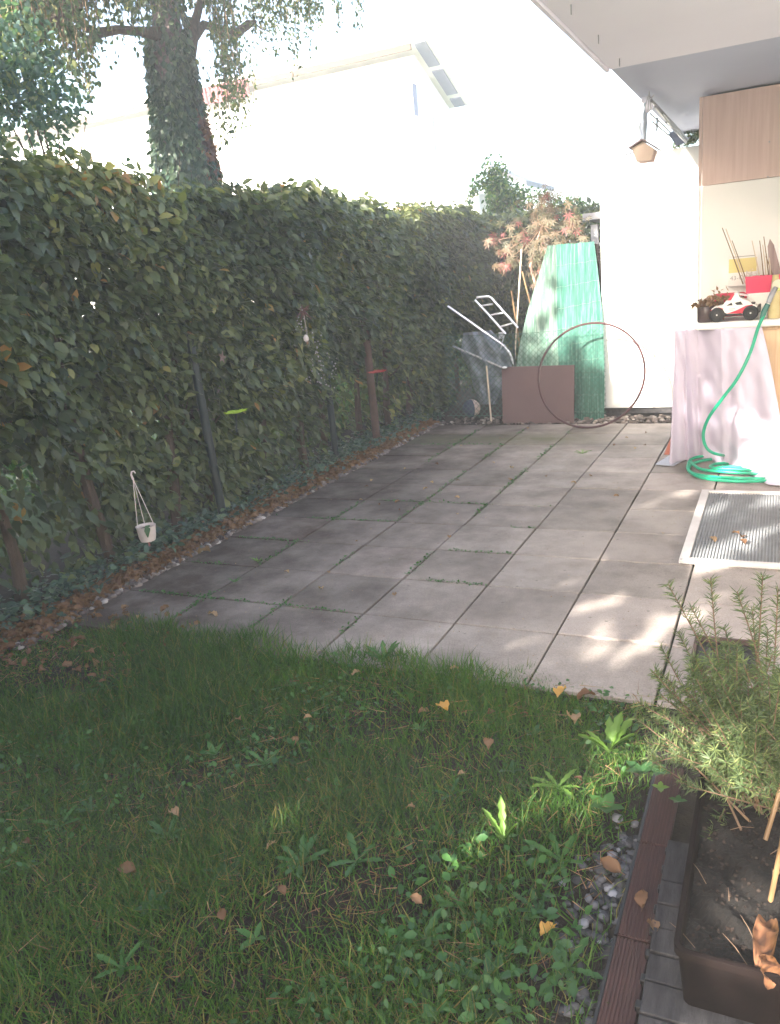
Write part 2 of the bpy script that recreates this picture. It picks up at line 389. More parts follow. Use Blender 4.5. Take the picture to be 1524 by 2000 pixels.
# balcony overhead
SZ=2.70
bal=thing('balcony',(.9,1.5,SZ),'white balcony slab overhead with a darker grey far section and bolts along its edge','balcony')
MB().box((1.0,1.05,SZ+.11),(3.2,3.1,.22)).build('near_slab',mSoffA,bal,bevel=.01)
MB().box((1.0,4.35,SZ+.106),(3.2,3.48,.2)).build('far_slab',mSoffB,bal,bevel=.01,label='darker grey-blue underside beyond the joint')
MB().box((-.612,1.05,SZ+.14),(.02,3.1,.3)).build('edge_trim',mSoffA,bal)
for yy in (.55,1.15,1.75,2.35):
    MB().tube([(-.50,yy,SZ+.02),(-.50,yy,SZ-.04)],.003,6).build('bolt',mSteel,bal)
hw=MB(); hw.box((2.6,0,1.6),(.2,16,3.6)); tag(hw.build('house_wall',mPlaster),'white rendered house wall beside the patio','wall')

# white storage boards at the back
wb=thing('storage_wall',(-.85,5.98,0),'tall plain white board wall closing the back of the patio','wall')
for k,(a,b_) in enumerate(((-1.32,-.80),(-.796,-.34))):
    MB().box(((a+b_)/2,5.98,1.33),(b_-a,.03,2.5)).build('board',mWhiteWall,wb,bevel=.003)
MB().box((-.83,6.03,.06),(1.0,.04,.1)).build('foot_rail',mGreyWood,wb)
MB().box((-.93,5.955,.17),(.085,.006,.13)).build('grey_patch',M('patch_grey',(.45,.44,.45)),wb)  # small flat grey patch low on the white board

# tall cupboard with beech upper and white lower boards
CY=4.05
cxL=float(PY(1371,400,CY)[0])
cb=thing('tall_cupboard',(.35,CY+.2,0),'tall cupboard with beech upper door above a white lower board','cupboard')
zsp=float(PY(1368,364,CY)[2])
MB().box((cxL+.60,CY+.2,1.35),(1.16,.36,2.66)).build('carcass',mWhiteWall,cb)
MB().box((cxL+.5825,CY,(2.69+zsp)/2),(1.165,.03,2.69-zsp)).build('upper_door',mBeech,cb,bevel=.002)
MB().box((cxL+.5825,CY+.002,zsp/2+.0),(1.165,.026,zsp-.006)).build('lower_board',mWhiteWall,cb,bevel=.002)
MB().box((cxL-.014,CY-.004,(2.69+zsp)/2),(.022,.034,2.69-zsp)).build('edge_strip',mBeech,cb,bevel=.002,label='narrow pale wooden edge strip')
MB().box((cxL-.014,CY-.004,zsp/2),(.022,.034,zsp-.006)).build('edge_strip',mWhiteWall,cb,bevel=.002,label='narrow white edge strip')
for (px,py) in((1503,277),(1500,348)):
    p=PY(px,min(py,345),CY-.016); MB().lathe(p,[(.006,-.002),(.006,.001),(.003,.003)],10,'y').build('screw',mSteel,cb)

# house beyond
HX,HY=-7.7,18.
hs=thing('far_house',(-15,21,0),'white rendered house beyond the birch with overhanging gable roof','house')
mb=MB(); mb.prism([(HY,0),(HY+2.5,0),(HY+2.5,5.95),(HY+.0,6.95)],-23.5,HX-.45,'x'); mb.build('wall',mPlaster,hs)
# roof slab with verge overhang, sloping down away from us
ang=math.atan2(6.09-7.15,20.62-18)
L=3.02; dirv=np.array([0,math.cos(ang),math.sin(ang)])
def roofpt(x,s,t=0): return (x,HY-.25+dirv[1]*s-dirv[2]*t*0, 7.2+dirv[2]*s+t)
mb=MB(); x0,x1=-24,HX+.02
V=[roofpt(x,s,t) for t in(0,.16) for s in(0,L) for x in(x0,x1)]
mb.add(V,[(0,1,3,2),(4,6,7,5),(0,4,5,1),(2,3,7,6),(0,2,6,4),(1,5,7,3)]); mb.build('roof',mWhiteWall,hs)
for a,b_ in((.05,1.05),(1.25,2.35),(2.55,2.95)):
    mb=MB(); V=[roofpt(x,s,t) for t in(-.03,-.004) for s in(a,b_) for x in(HX-.36,HX-.05)]
    mb.add(V,[(0,1,3,2),(4,6,7,5),(0,4,5,1),(2,3,7,6),(0,2,6,4),(1,5,7,3)]); mb.build('soffit_panel',mEave,hs)
MB().box((-13.9,HY-.28,7.02),(1.9,.06,.46)).build('fascia',mRoof,hs,label='red fascia stretch next to the birch')
mGut=M('gutter_brown',(.04,.022,.010),(.03,.016,.008))
MB().box((-19.4,HY-.28,7.08),(9.0,.06,.16)).build('fascia',mGut,hs,label='thin brown gutter line beyond the trunk')
MB().box((-10.5,HY-.28,7.08),(4.8,.06,.14)).build('fascia',mGut,hs,label='thin straw-coloured gutter line')
MB().box((HX-.44,19.0,5.2),(.03,.03,.9)).build('downpipe',mSteel,hs)
wf=MB(); p=PX(810,195,HX-.44); wf.box((HX-.435,p[1],p[2]),(.03,.28,.75)); wf.build('window',mEave,hs)
ph=thing('small_roof',(-4.1,12.2,0),'little flat roof on a thin post behind the clipped hedge','roof')
a=PY(945,318,12); b_=PY(1028,352,12)
mb=MB(); mb.prism([(a[0],a[2]),(b_[0],b_[2]),(b_[0],b_[2]-.09),(a[0],a[2]-.09)],12,14,'y'); mb.build('roof_board',mShedM,ph)
MB().box((b_[0]-.12,12.1,1.5),(.07,.07,3.0)).build('post',mWhiteWall,ph)
MB().box(((a[0]-1.2),13,1.5),(2.0,1.6,3.0)).build('wall',mPlaster,ph)

# garden shed behind the reed mats
sx0=float(PY(1146,430,7)[0]); sz=float(PY(1150,424,7)[2])
sh=thing('garden_shed',(-1.1,7.6,0),'pale planked garden shed with grey corner post behind the green mats','shed')
MB().box((sx0+.09,7.0,sz/2-.03),(.075,.075,sz-.12)).build('corner_post',mShedM,sh)
MB().box((sx0+1.0,7.45,sz+.0),(2.05,1.1,.075)).build('roof_edge',mShedM,sh)
for k in range(15):
    MB().box((sx0+1.0,7.05,.08+k*.135),(1.7,.02,.128),rot=(.06,0,0)).build('plank',mWhiteWall,sh)
MB().box((sx0+1.0,7.6,sz/2),(1.7,.9,sz-.1)).build('carcass',mPlaster,sh)

# ================================================================ HEDGE
def hedge_points(n,y0,y1,seed):
    r=np.random.default_rng(seed); P=np.zeros((0,3))
    while len(P)<n:
        m=n*2; y=r.uniform(y0,y1,m); z=r.random(m)**.8*2.45; d=np.where(r.random(m)<.3,r.uniform(.2,.95,m),np.minimum(r.exponential(.16,m),.85))
        top=2.42-.02*(y-1)+.07*np.clip(1.3-y,0,1)+.07*np.sin(y*2.1)+.05*np.sin(y*5.3+1)+.05*np.sin(y*11.7+2)
        face=-3.33+.10*np.clip(z-1.0,-1,1)+.15*vnoise(np.stack([y,y*0,z],1),2.8,3)+.08*vnoise(np.stack([y,y*0,z],1),7,4)
        face=face-.10*np.clip((z-2.1)/.3,0,1)**2
        tp=r.random(m)<.13
        z=np.where(tp,top-np.abs(r.normal(0,.09,m)),z); x=np.where(tp,face-r.uniform(0,.75,m),face-d)
        q=np.stack([x,y,z],1)
        nz=vnoise(q,3.2,5)
        dens=np.clip(.85+.7*nz+.9*np.clip((z-.85)/.5,-.42,1),0,1)
        dens=np.clip(dens+.12*(y<1.0),0,1)*np.where(z<.22,.7,1)
        keep=(r.random(m)<dens)&(z<top+.07)&(z>.02)
        P=np.vstack([P,q[keep]])
    return P[:n]
hg=thing('hedge',(-3.7,3.5,0),'tall clipped hornbeam hedge with thin lower growth along the patio','hedge')
HP=hedge_points(82000,-2.6,10.4,11); n=len(HP)
dist=np.linalg.norm(HP-CAM,axis=1)
BF=np.stack([rng.uniform(-4.4,-3.75,52000),rng.uniform(-2.6,10.4,52000),rng.uniform(.0,2.33,52000)],1); BF=BF[(BF[:,2]>.95)|(vnoise(BF,3.0,6)>.12)]
HP=np.vstack([HP,BF]); n=len(HP)
dist=np.linalg.norm(HP-CAM,axis=1)
dn=norm(np.stack([.7+.5*rng.normal(size=n),.35*rng.normal(size=n)-.15,-.55+.45*rng.normal(size=n)],1))
nn=norm(np.stack([.75+.35*rng.normal(size=n),.45*rng.normal(size=n),.75+.4*rng.normal(size=n)],1))
sz_=rng.uniform(.055,.10,n)
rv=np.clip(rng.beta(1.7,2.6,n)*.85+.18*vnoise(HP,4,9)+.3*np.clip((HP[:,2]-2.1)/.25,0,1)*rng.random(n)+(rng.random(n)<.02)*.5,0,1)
Mh=basis(dn,nn,sz_*1.05,sz_*1.15)
# the nearest ones on the face are leaves of their own
front=(HP[:,0]>-3.42)&(HP[:,1]>-.35)&(HP[:,1]<2.6)&(HP[:,2]>.1)
idx=np.where(front)[0]; idx=idx[np.argsort(dist[idx])][::3][:300]
mask=np.ones(n,bool); mask[idx]=False
scatter('foliage',*LEAF,Mh[mask],HP[mask],mHedge,rv[mask],hg,'stuff',True)
lm=[]
for q in range(5):
    V=np.array(LEAF[0]); lm.append(npmesh('leaf',V,LEAF[1],mHedge,True,np.full(8,(q+.4)/5)))
for i in idx:
    o=bpy.data.objects.new('leaf',lm[min(4,int(rv[i]*5))]); COL.objects.link(o); o.parent=hg
    R=Mh[i]; p=HP[i]-ORG[hg]
    o.matrix_basis=Matrix(((*R[0],p[0]),(*R[1],p[1]),(*R[2],p[2]),(0,0,0,1)))
yy=-2.4
while yy<8.9:
    b=MB(); xx=-3.62+random.uniform(-.12,.12); P=[];R=[]; ln=random.uniform(-.25,.25); lx=random.uniform(-.1,.1)
    for k in range(8):
        t=k/7; P.append((xx+lx*t+.03*math.sin(5*t+yy),yy+ln*t+.04*math.sin(7*t+yy*3),-.05+2.2*t)); R.append(random.uniform(.030,.045)*(1-.7*t)+.004)
    b.tube(P,R,8)
    b.build('trunk',mBark,hg,smooth=True)
    for q in range(3):
        k=random.randint(2,6); p=P[k]; e=(p[0]+random.uniform(-.2,.3),p[1]+random.uniform(-.35,.35),p[2]+random.uniform(.15,.5))
        MB().tube([p,((p[0]+e[0])/2,(p[1]+e[1])/2+.03,(p[2]+e[2])/2-.02),e],[.012,.008,.004],5).build('twig',mBark,hg,smooth=True)
    yy+=random.uniform(.5,.85)
# twigs poking from the top
for k in range(26):
    y=random.uniform(0,8.5); p=(-3.5+random.uniform(-.3,.1),y,2.25); h=random.uniform(.15,.38)
    MB().tube([p,(p[0]+.03,y+random.uniform(-.1,.1),2.25+h)],[.004,.002],4).build('twig',mBark,hg)
# ground ivy and low suckers at the hedge foot
n=5200
P=np.stack([-3.42+rng.normal(0,.13,n),rng.uniform(-1.8,6.2,n),np.abs(rng.normal(0,.055,n))],1)
P[:,0]=np.minimum(P[:,0],-3.16+.04*rng.normal(size=n)+.10*(np.sin(P[:,1]*3.1)>.6)-.25*(P[:,1]<-.1)*0)
scatter('ground_ivy',*LEAF,basis(norm(rng.normal(size=(n,3))*[1,1,.3]),norm(rng.normal(size=(n,3))*.5+[.3,0,1]),rng.uniform(.035,.065,n)),P,mIvy,None,None,'stuff',True)
# beyond the hedge: neighbour's undergrowth seen through the gaps
n=42000
P=np.stack([-4.2-rng.random(n)**1.3*2.4,rng.uniform(-2,12,n),rng.random(n)**1.5*1.3-.05],1); k=vnoise(P,1.7,21)>-.35; P=P[k]; n=len(P)
scatter('undergrowth',*LEAF,basis(norm(rng.normal(size=(n,3))),norm(rng.normal(size=(n,3))*.6+[.3,-.2,1]),rng.uniform(.05,.10,n)),P,mShrub,None,None,'stuff',True)
def post(p,q,r,label):
    b=MB(); b.tube([p,q],r,12); t=Vector(p); u=Vector(q)
    o=thing('fence_post',(p[0],p[1],0),label,'post','dark metal posts standing in the hedge'); b.build('shaft',mPostG,o,smooth=True)
    MB().lathe((q[0],q[1],q[2]),[(r*1.15,-.02),(r*1.15,.01),(r*.6,.022)],12).build('cap',mPlBlack,o,smooth=True)
post((-3.38,1.86,-.05),(-3.47,1.9,1.45),.032,'dark metal post in the hedge directly under the lime green leaf plate')
a=PX(668,800,-3.3); post((-3.42,a[1],-.05),(-3.42,a[1]+.0,1.35),.03,'dark metal post in the hedge beside the white shell mobile')
a=PX(745,860,-3.35); b=MB(); o=thing('tree_stake',(-3.3,a[1],0),'reddish brown round stake in the hedge beneath the red flat dish','stake')
b.tube([(-3.40,a[1],-.03),(-3.40,a[1]-.02,1.35)],[.042,.038],10); b.build('shaft',M('red_brown_stake',(.09,.05,.035),(.05,.03,.02),12,.85,.4),o,smooth=True)

# ================================================================ BIRCH with ivy
BX,BY=-6.0,5.45
bt=thing('birch_tree',(BX,BY,0),'old birch with ivy-wrapped trunk and hanging leafy strands behind the hedge','tree')
def onX(px,py,X=BX): return PX(px,py,X)
tp=[tuple(onX(374,560)*[1,1,0]),tuple(onX(368,400)),tuple(onX(360,310)),tuple(onX(345,210)),tuple(onX(331,110)),tuple(onX(322,0)),tuple(onX(312,-160)),tuple(onX(310,-420))]
tr=[.38,.35,.30,.225,.185,.14,.12,.09]
MB().tube(tp,tr,16).build('trunk',mBarkB,bt,smooth=True)
def limb(P,R): MB().tube(P,R,8).build('limb',mBark,bt,smooth=True)
limb([onX(368,110),onX(378,75),onX(398,48),onX(430,58),onX(460,66),onX(485,48),onX(500,42)],[.09,.06,.05,.055,.05,.055,.02])
limb([onX(355,110),onX(372,70),onX(385,30),onX(400,-30),onX(415,-90)],[.10,.07,.05,.04,.03])
limb([onX(330,70),onX(280,62),onX(230,58),onX(185,66),onX(176,85),onX(172,100)],[.10,.05,.045,.05,.035,.01])
limb([onX(185,66),onX(165,50),onX(140,35)],[.04,.025,.01])
limb([onX(300,-200,-5.6),onX(200,-80,-5.3),onX(150,0,-5.2),onX(95,55,-5.2),onX(55,85,-5.2),onX(20,140,-5.2)],[.12,.09,.075,.06,.04,.02])
limb([onX(90,60,-5.2),onX(60,20,-5.2),onX(30,-30,-5.2)],[.05,.045,.04])
for px,py,ex,ey in((430,60,436,105),(497,45,525,60),(176,90,60,190),(436,105,448,112)):
    limb([onX(px,py),onX((px+ex)/2,(py+ey)/2+4),onX(ex,ey)],[.012,.009,.005])
# ivy on trunk
n=19000; t=rng.random(n); zz=1.2+t*3.9; an=rng.uniform(0,2*np.pi,n)
cx=np.interp(zz,[p[2] for p in tp],[p[0] for p in tp]); cy=np.interp(zz,[p[2] for p in tp],[p[1] for p in tp]); rr=np.interp(zz,[p[2] for p in tp],tr)
rr=rr+.02+.03*rng.random(n)+.03*vnoise(np.stack([an*2,an*0,zz],1),3,31)
keep=(zz<4.3+.3*np.sin(an*2+1))|(rng.random(n)<.16) ; keep&=~((np.abs(zz-3.4)<.25)&(np.cos(an-.2)>.93))
P=np.stack([cx+rr*np.cos(an),cy+rr*np.sin(an),zz],1)[keep]; an=an[keep]; n=len(P)
out=np.stack([np.cos(an),np.sin(an),0*an],1)
scatter('ivy',*LEAF,basis(norm(out*.3+np.array([0,0,-1])+.35*rng.normal(size=(n,3))),norm(out+.45*rng.normal(size=(n,3))),rng.uniform(.06,.11,n)),P,mIvy,None,bt,'stuff',True)
n=1200; zz=rng.uniform(1.8,3.7,n); an=rng.normal(.1,.28,n)
cx=np.interp(zz,[p[2] for p in tp],[p[0] for p in tp]); cy=np.interp(zz,[p[2] for p in tp],[p[1] for p in tp]); rr=np.interp(zz,[p[2] for p in tp],tr)+.05
ar=(AR/np.linalg.norm(AR)); a0=math.atan2(ar[1],ar[0])
P=np.stack([cx+rr*np.cos(an+a0),cy+rr*np.sin(an+a0),zz],1)
scatter('turning_ivy',*LEAF,basis(norm(rng.normal(size=(n,3))+[0,0,-1]),norm(rng.normal(size=(n,3))+ar),rng.uniform(.05,.09,n)),P,mIvyRed,None,bt,'stuff',True)
# hanging strands
P=[];st=MB()
def strand(px,py,x,dens=36,top=-260):
    e=onX(px,py,x); s=np.array([e[0]+random.uniform(-.15,.15),e[1]+random.uniform(-.15,.15),e[2]+random.uniform(.5,1.6)])
    pts=[]
    for k in range(6):
        f=k/5; pts.append(tuple(s*(1-f)+e*f+np.array([0,.06*math.sin(f*5+px),0])*(1-f)))
    st.tube(pts,[.006,.005,.004,.004,.003,.002],3,cap=False)
    L=np.linalg.norm(s-e); nn_=int(L*dens)
    for k in range(nn_):
        f=random.random(); P.append(s*(1-f)+e*f+np.array([random.gauss(0,.035),random.gauss(0,.05),0]))
cl=[(30,130,70,45),(90,60,60,30),(150,130,40,30),(175,210,25,14),(60,170,60,22),(230,60,40,18),(270,110,14,10),(320,40,40,18),(440,40,60,20),(470,180,12,8),(520,110,20,14),(555,70,45,26),(600,60,28,22),(620,30,30,20),(660,70,8,4),(700,60,10,5),(300,20,120,40),(575,160,12,6),(120,90,110,40),(460,250,18,10),(455,300,25,10),(495,240,10,5),(150,20,140,40),(520,10,120,36),(610,140,10,3),(445,170,14,8),(35,60,40,30)]
for cx_,by,sp,k in cl:
    for q in range(k): strand(random.gauss(cx_,sp*.6),by-abs(random.gauss(0,45)) ,BX+random.uniform(-.9,1.2))
st.build('strands',mTwig,bt,kind='stuff')
P=np.array(P); n=len(P)
scatter('leaves',*LEAF,basis(norm(rng.normal(size=(n,3))*.7+[0,0,-1]),norm(rng.normal(size=(n,3))),rng.uniform(.042,.072,n)),P,mBirch,None,bt,'stuff',True)

Q=np.stack([rng.uniform(-7.8,-1.9,16000),rng.uniform(-2.5,6.5,16000),rng.uniform(5.2,7.2,16000)],1)  # out-of-view birch crown, added so it darkens the hedge and lawn side
Q=Q[(Q[:,2]>5.2+.5*np.clip(.5-Q[:,1],0,9))&(vnoise(Q,2.0,93)>-.15)]
dQ=(Q-CAM)@AF; eQ=(Q-CAM)@AU; Q=Q[~((dQ>0)&(eQ/np.maximum(dQ,.01)<.70))]; n=len(Q)
scatter('crown',*RHOMB,basis(norm(rng.normal(size=(n,3))),norm(rng.normal(size=(n,3))*.6+[0,0,1]),rng.uniform(.13,.2,n)),Q,mBirch,None,bt,'stuff',True)
for k in range(9):
    e=Q[rng.integers(0,n)]; MB().tube([(BX-.1,BY-.1,5.2+k*.15),((BX+e[0])/2,(BY+e[1])/2,e[2]+.2),tuple(e)],[.07,.045,.015],6).build('limb',mBark,bt,smooth=True)

def crown_tree(name,label,cat,base,trunk,blobs,n,size,m,group=None,shape=LEAF,drop=.3,tm=None):
    o=thing(name,base,label,cat,group); 
    MB().tube(trunk,np.linspace(.09,.02,len(trunk)),8).build('trunk',tm or mBark,o,smooth=True)
    P=[]
    tot=sum(b[3]*b[4]*b[5] for b in blobs)
    for bx,by,bz,rx,ry,rz in blobs:
        k=int(n*rx*ry*rz/tot); d=norm(rng.normal(size=(k,3)))*(rng.random((k,1))**.45); P.append(np.array([bx,by,bz])+d*[rx,ry,rz])
        MB().tube([trunk[-1],((trunk[-1][0]+bx)/2,(trunk[-1][1]+by)/2,(trunk[-1][2]+bz)/2-.05),(bx,by,bz)],[.014,.009,.003],5).build('branch',tm or mBark,o)
    P=np.vstack(P); P=P[vnoise(P,6,41)>-drop]; n=len(P)
    scatter('crown',*shape,basis(norm(rng.normal(size=(n,3))+[0,0,-.4]),norm(rng.normal(size=(n,3))+[0,0,.5]),rng.uniform(*size,n)),P,m,None,o,'stuff',True)
    return o
def bl(px,py,X,r): p=PX(px,py,X); return (*p,r,r,r)
c=PX(80,300,-4.8)
crown_tree('small_tree','leafy small tree rising over the hedge at the ivy birch\'s outer side','tree',(c[0],c[1],0),[(c[0],c[1],0),(c[0],c[1],1.5),(c[0],c[1]+.1,2.3)],
  [bl(30,200,-4.8,.36),bl(110,215,-4.9,.33),bl(60,130,-5.0,.3),bl(170,225,-5.1,.22),bl(190,260,-4.8,.22),bl(225,290,-4.7,.16),bl(-40,120,-4.9,.5),bl(20,60,-5,.32),bl(0,260,-4.6,.3)],4200,(.045,.075),mBirchL,drop=.05)
c=PY(970,360,9.6)
crown_tree('conifer_shrub','light green feathery shrub standing above the far hedge end','shrub',(c[0],c[1],0),[(c[0],c[1],0),(c[0],c[1],1.5),(c[0],c[1],2.6)],
  [(*PY(965,345,9.6),.25,.25,.3),(*PY(950,370,9.6),.28,.3,.28),(*PY(985,385,9.6),.3,.3,.3),(*PY(960,400,9.6),.4,.4,.35),(*PY(1040,400,9.6),.35,.35,.25),(*PY(1110,410,9.4),.3,.3,.2),(*PY(1150,425,9.4),.22,.3,.18)],5200,(.045,.075),mShrub,drop=.15)
# dark growth closing the far corner behind the fence
n=14000; P=np.stack([rng.uniform(-3.6,-1.25,n),rng.uniform(7.9,9.0,n),rng.random(n)*2.35],1); P=P[(vnoise(P,3,51)>-.55)]; n=len(P)
hb=thing('back_hedge',(-2.4,8.4,0),'dark dense hedge closing the garden behind the wire fence','hedge')
scatter('foliage',*LEAF,basis(norm(rng.normal(size=(n,3))+[0,-.5,-.4]),norm(rng.normal(size=(n,3))+[0,-.6,.5]),rng.uniform(.07,.11,n)),P,mHedge,rng.random(n)*.6,hb,'stuff',True)
for k in range(6): MB().tube([(-3.4+k*.4,8.5,0),(-3.38+k*.4,8.5,2)],[.04,.015],7).build('trunk',mBark,hb)

# maple
mp=thing('japanese_maple',(-2.0,6.7,0),'small maple with tan and reddish star-shaped leaves above the green mats','tree')
trk=[PY(1032,700,6.6),PY(1040,600,6.6),PY(1048,560,6.6),PY(1036,520,6.6),PY(1045,480,6.6),PY(1060,440,6.6)]
trk=[(trk[0][0],6.6,0.)]+trk
MB().tube(trk,[.03,.028,.024,.02,.018,.014,.008],8).build('trunk',M('pale_maple_bark',(.34,.22,.17),(.24,.14,.11),14,.7,.2),mp,smooth=True)
blobs=[(1060,400,34,.18),(1035,430,40,.2),(1090,430,36,.2),(1120,455,26,.18),(1060,465,40,.2),(1010,470,30,.18),(1040,500,30,.2),(985,490,16,.12),(980,520,14,.1),(1120,430,20,.15),(1055,530,14,.12),(1095,475,30,.16),(965,470,12,.1),(1075,385,14,.08),(1000,515,14,.1),(1050,545,10,.1)]
pm=[npmesh('leaf',np.array(PALM[0]),PALM[1],mMaple,False,np.full(len(PALM[0]),(q+.5)/8)) for q in range(8)]
cnt=0
for px,py,sp,dp in blobs:
    k=int(sp*.9)
    c0=PY(px,py,6.5)
    for q in range(k):
        if cnt>=330: break
        p=PY(px+random.gauss(0,sp*.62),py+random.gauss(0,sp*.42),6.5+random.gauss(0,dp)); s=random.uniform(.055,.095)
        d=norm(np.array([[random.gauss(0,.5),random.gauss(-.2,.3),-1.]])); nn1=norm(np.array([[random.gauss(0,.4),-1+random.gauss(0,.3),.5+random.gauss(0,.4)]]))
        R=basis(d,nn1,np.array([s]))[0]; p=p-ORG[mp]
        red=.6 if (px<1000 or py>515) else 0
        v=min(7,int((random.random()*.6+red*random.random()*1.1)*8)) if random.random()>.06 else 7
        o=bpy.data.objects.new('leaf',pm[v]); COL.objects.link(o); o.parent=mp
        o.matrix_basis=Matrix(((*R[0],p[0]),(*R[1],p[1]),(*R[2],p[2]),(0,0,0,1))); cnt+=1
    MB().tube([trk[-1],(trk[-1]+c0)/2-np.array([0,0,.03]),c0],[.008,.006,.003],4).build('branch',mTwig,mp)

# ================================================================ LAWN
def inlawn(P): return (P[:,1]<.10+.045*np.sin(P[:,0]*9)+.03*np.sin(P[:,0]*23+1)-.0*P[:,0])
n=150000
x=rng.uniform(-3.35,.05,n); y=.16-rng.random(n)**.9*2.5; P=np.stack([x,y,np.full(n,-.03)],1); k=inlawn(P)&(rng.random(n)<np.clip(.75+.6*vnoise(P,6,61),.15,1))
k&=(x<-.02-.10*np.clip(-y-.35,0,1)*1.2+.03*np.sin(y*13))|(rng.random(n)<.30)
k&=(x>-3.05+.15*np.sin(y*4))|(rng.random(n)<.25)
P=P[k]; n=len(P)
lean=rng.normal(size=(n,2))*.55; h=rng.uniform(.03,.085,n)*np.clip(1+.5*vnoise(P,3.3,62)+.35*vnoise(P,9,65),.4,2); h=np.where((P[:,1]>-.15),h*1.25,h)
BL=([(-.5,0,0),(.5,0,0),(-.34,.5,.1),(.34,.5,.1),(0,1,.42)],[(0,1,3),(0,3,2),(2,3,4)])
d=norm(np.stack([lean[:,0],lean[:,1],np.ones(n)],1)); nz=norm(rng.normal(size=(n,3))+[0,0,.01])
x_=norm(np.cross(d,nz)); n2=np.cross(x_,d); wd=rng.uniform(.0028,.0055,n)
Mg=np.stack([x_*wd[:,None],d*h[:,None],n2*h[:,None]],axis=2)
gr=np.clip(rng.beta(2,2.4,n)*.8+.22*vnoise(P,3,63),0,.86); dry=(rng.random(n)<.07+.12*np.clip(vnoise(P,2.6,64),0,1)); gr=np.where(dry,rng.uniform(.85,1,n),gr)
g=scatter('grass',*BL,Mg,P,mGrass,gr,None,'stuff'); g['label']='shaded lawn grass with dry patches in front of the patio'
# tiny clover-like leaves through the lawn
n=5200; P=np.stack([rng.uniform(-3.3,.0,n),.05-rng.random(n)*2.3,rng.uniform(-.01,.03,n)],1); P=P[vnoise(P,3.4,66)>.0]; n=len(P)
scatter('ground_cover',*LEAF,basis(norm(rng.normal(size=(n,3))*[1,1,.4]),norm(rng.normal(size=(n,3))*.5+[0,0,1]),rng.uniform(.014,.034,n)),P,mWeed,rng.random(n)*.7,None,'stuff',True)
n=1500; P=np.stack([-.02-np.abs(rng.normal(0,.55,n)),.0-rng.random(n)*2.1,rng.uniform(-.005,.05,n)],1); P=P[vnoise(P,5.5,67)>.42]; n=len(P)
scatter('ground_cover',*LEAF,basis(norm(rng.normal(size=(n,3))*[1,1,.5]),norm(rng.normal(size=(n,3))*.5+[0,-.3,1]),rng.uniform(.018,.042,n)),P,mWeed,rng.random(n)*.6,None,'stuff',True)
# thatch
n=7000; P=np.stack([rng.uniform(-3.3,.0,n),.05-rng.random(n)*2.3,rng.uniform(-.025,.015,n)],1)
scatter('thatch',*BL,np.stack([norm(rng.normal(size=(n,3)))*.003,norm(rng.normal(size=(n,3))*[1,1,.15])*rng.uniform(.04,.1,n)[:,None],norm(rng.normal(size=(n,3)))*.03],axis=2),P,mDead,rng.random(n)*.9,None,'stuff')
# weeds, each a thing
def dand():
    V=[];F=[];m=9
    for k in range(m+1):
        t=k/m; w_=(.05+.15*math.sin(math.pi*min(1,t*.55+.35*t*t+.02)))*(1 if k%2 else .62)*(1 if k<m else .05); zb=-.30*t*t+.12*t
        V+=[(-w_,t,zb+.04),(0,t-.02,zb-.02),(w_,t,zb+.04)]
    for k in range(m):
        a=k*3; F+=[(a,a+1,a+4),(a,a+4,a+3),(a+1,a+2,a+5),(a+1,a+5,a+4)]
    return V,F
DND=dand()
wm=[npmesh('leaf',np.array(LEAF[0]),LEAF[1],mWeed,True,np.full(8,v)) for v in(.1,.35,.6,.85,1.)]
wd_=[npmesh('leaf',np.array(DND[0]),DND[1],mWeed,True,np.full(len(DND[0]),v)) for v in(.1,.35,.6,.85,1.)]
def weed(px,py,r,nl,label,up=.6,v=None,wide=1.,group='broad-leaved weeds in the lawn',z=-.02):
    c=G(px,py,z); o=thing('weed_plant',c,label,'weed',group)
    for k in range(nl):
        a=2*math.pi*k/nl+random.uniform(-.4,.4); e=up*random.uniform(.6,1.3); s=r*random.uniform(.7,1.1)
        d=norm(np.array([[math.cos(a),math.sin(a),e]])); nn1=norm(np.array([[-math.cos(a)*e,-math.sin(a)*e,1.]]))
        R=basis(d,nn1,np.array([s*.62*wide]),np.array([s]))[0]
        q=bpy.data.objects.new('leaf',(wm if wide>1 or r<.07 else wd_)[random.randint(0,3) if v is None else v]); COL.objects.link(q); q.parent=o
        q.matrix_basis=Matrix(((*R[0],0),(*R[1],0),(*R[2],.01),(0,0,0,1)))
    return o
weed(752,1298,.11,8,'dark leafy weed clump sprouting at the slab edge mid-lawn',1.3,1)
weed(1190,1475,.15,9,'tall bright green dandelion clump nearest the rosemary',1.4,4)
weed(985,1650,.13,4,'single upright pale dandelion leaf catching light in the lawn',1.8,4,.8)
weed(1255,1515,.075,5,'bluish round-leaved plant against the rosemary stems',.7,0,1.7)
weed(1185,1585,.07,5,'scalloped round-leaved weed beside the brown plank end',.6,2,1.7)
weed(1090,1545,.10,6,'spreading dandelion with sunlit leaf tips in the right lawn',.5,4)
weed(590,1695,.10,9,'lobed dandelion rosette in the dark middle of the lawn',.6,1)
weed(700,1690,.10,5,'low dandelion rosette beside the darker lobed one',.5,1)
weed(825,1850,.10,8,'broad dull green rosette near the lawn\'s lower middle',.6,1)
weed(1095,1690,.11,6,'green weed rosette beside the grey stones',.5,2)
weed(1110,1900,.12,6,'long-leaved weed pointing over the stones by the plank',.4,1)
weed(950,1930,.11,6,'dim weed rosette low in the lawn near the long-leaved one',.6,0)
wl=[(180,1590),(330,1640),(120,1620),(420,1480),(60,1700),(240,1900),(500,1840),(350,1250),(700,1905),(660,1560),(520,1500),(900,1780),(210,1350),(1000,1510),(450,1710),(880,1560),(80,1480),(640,1960),(1040,1440),(820,1430),(1050,1790),(300,1780)]
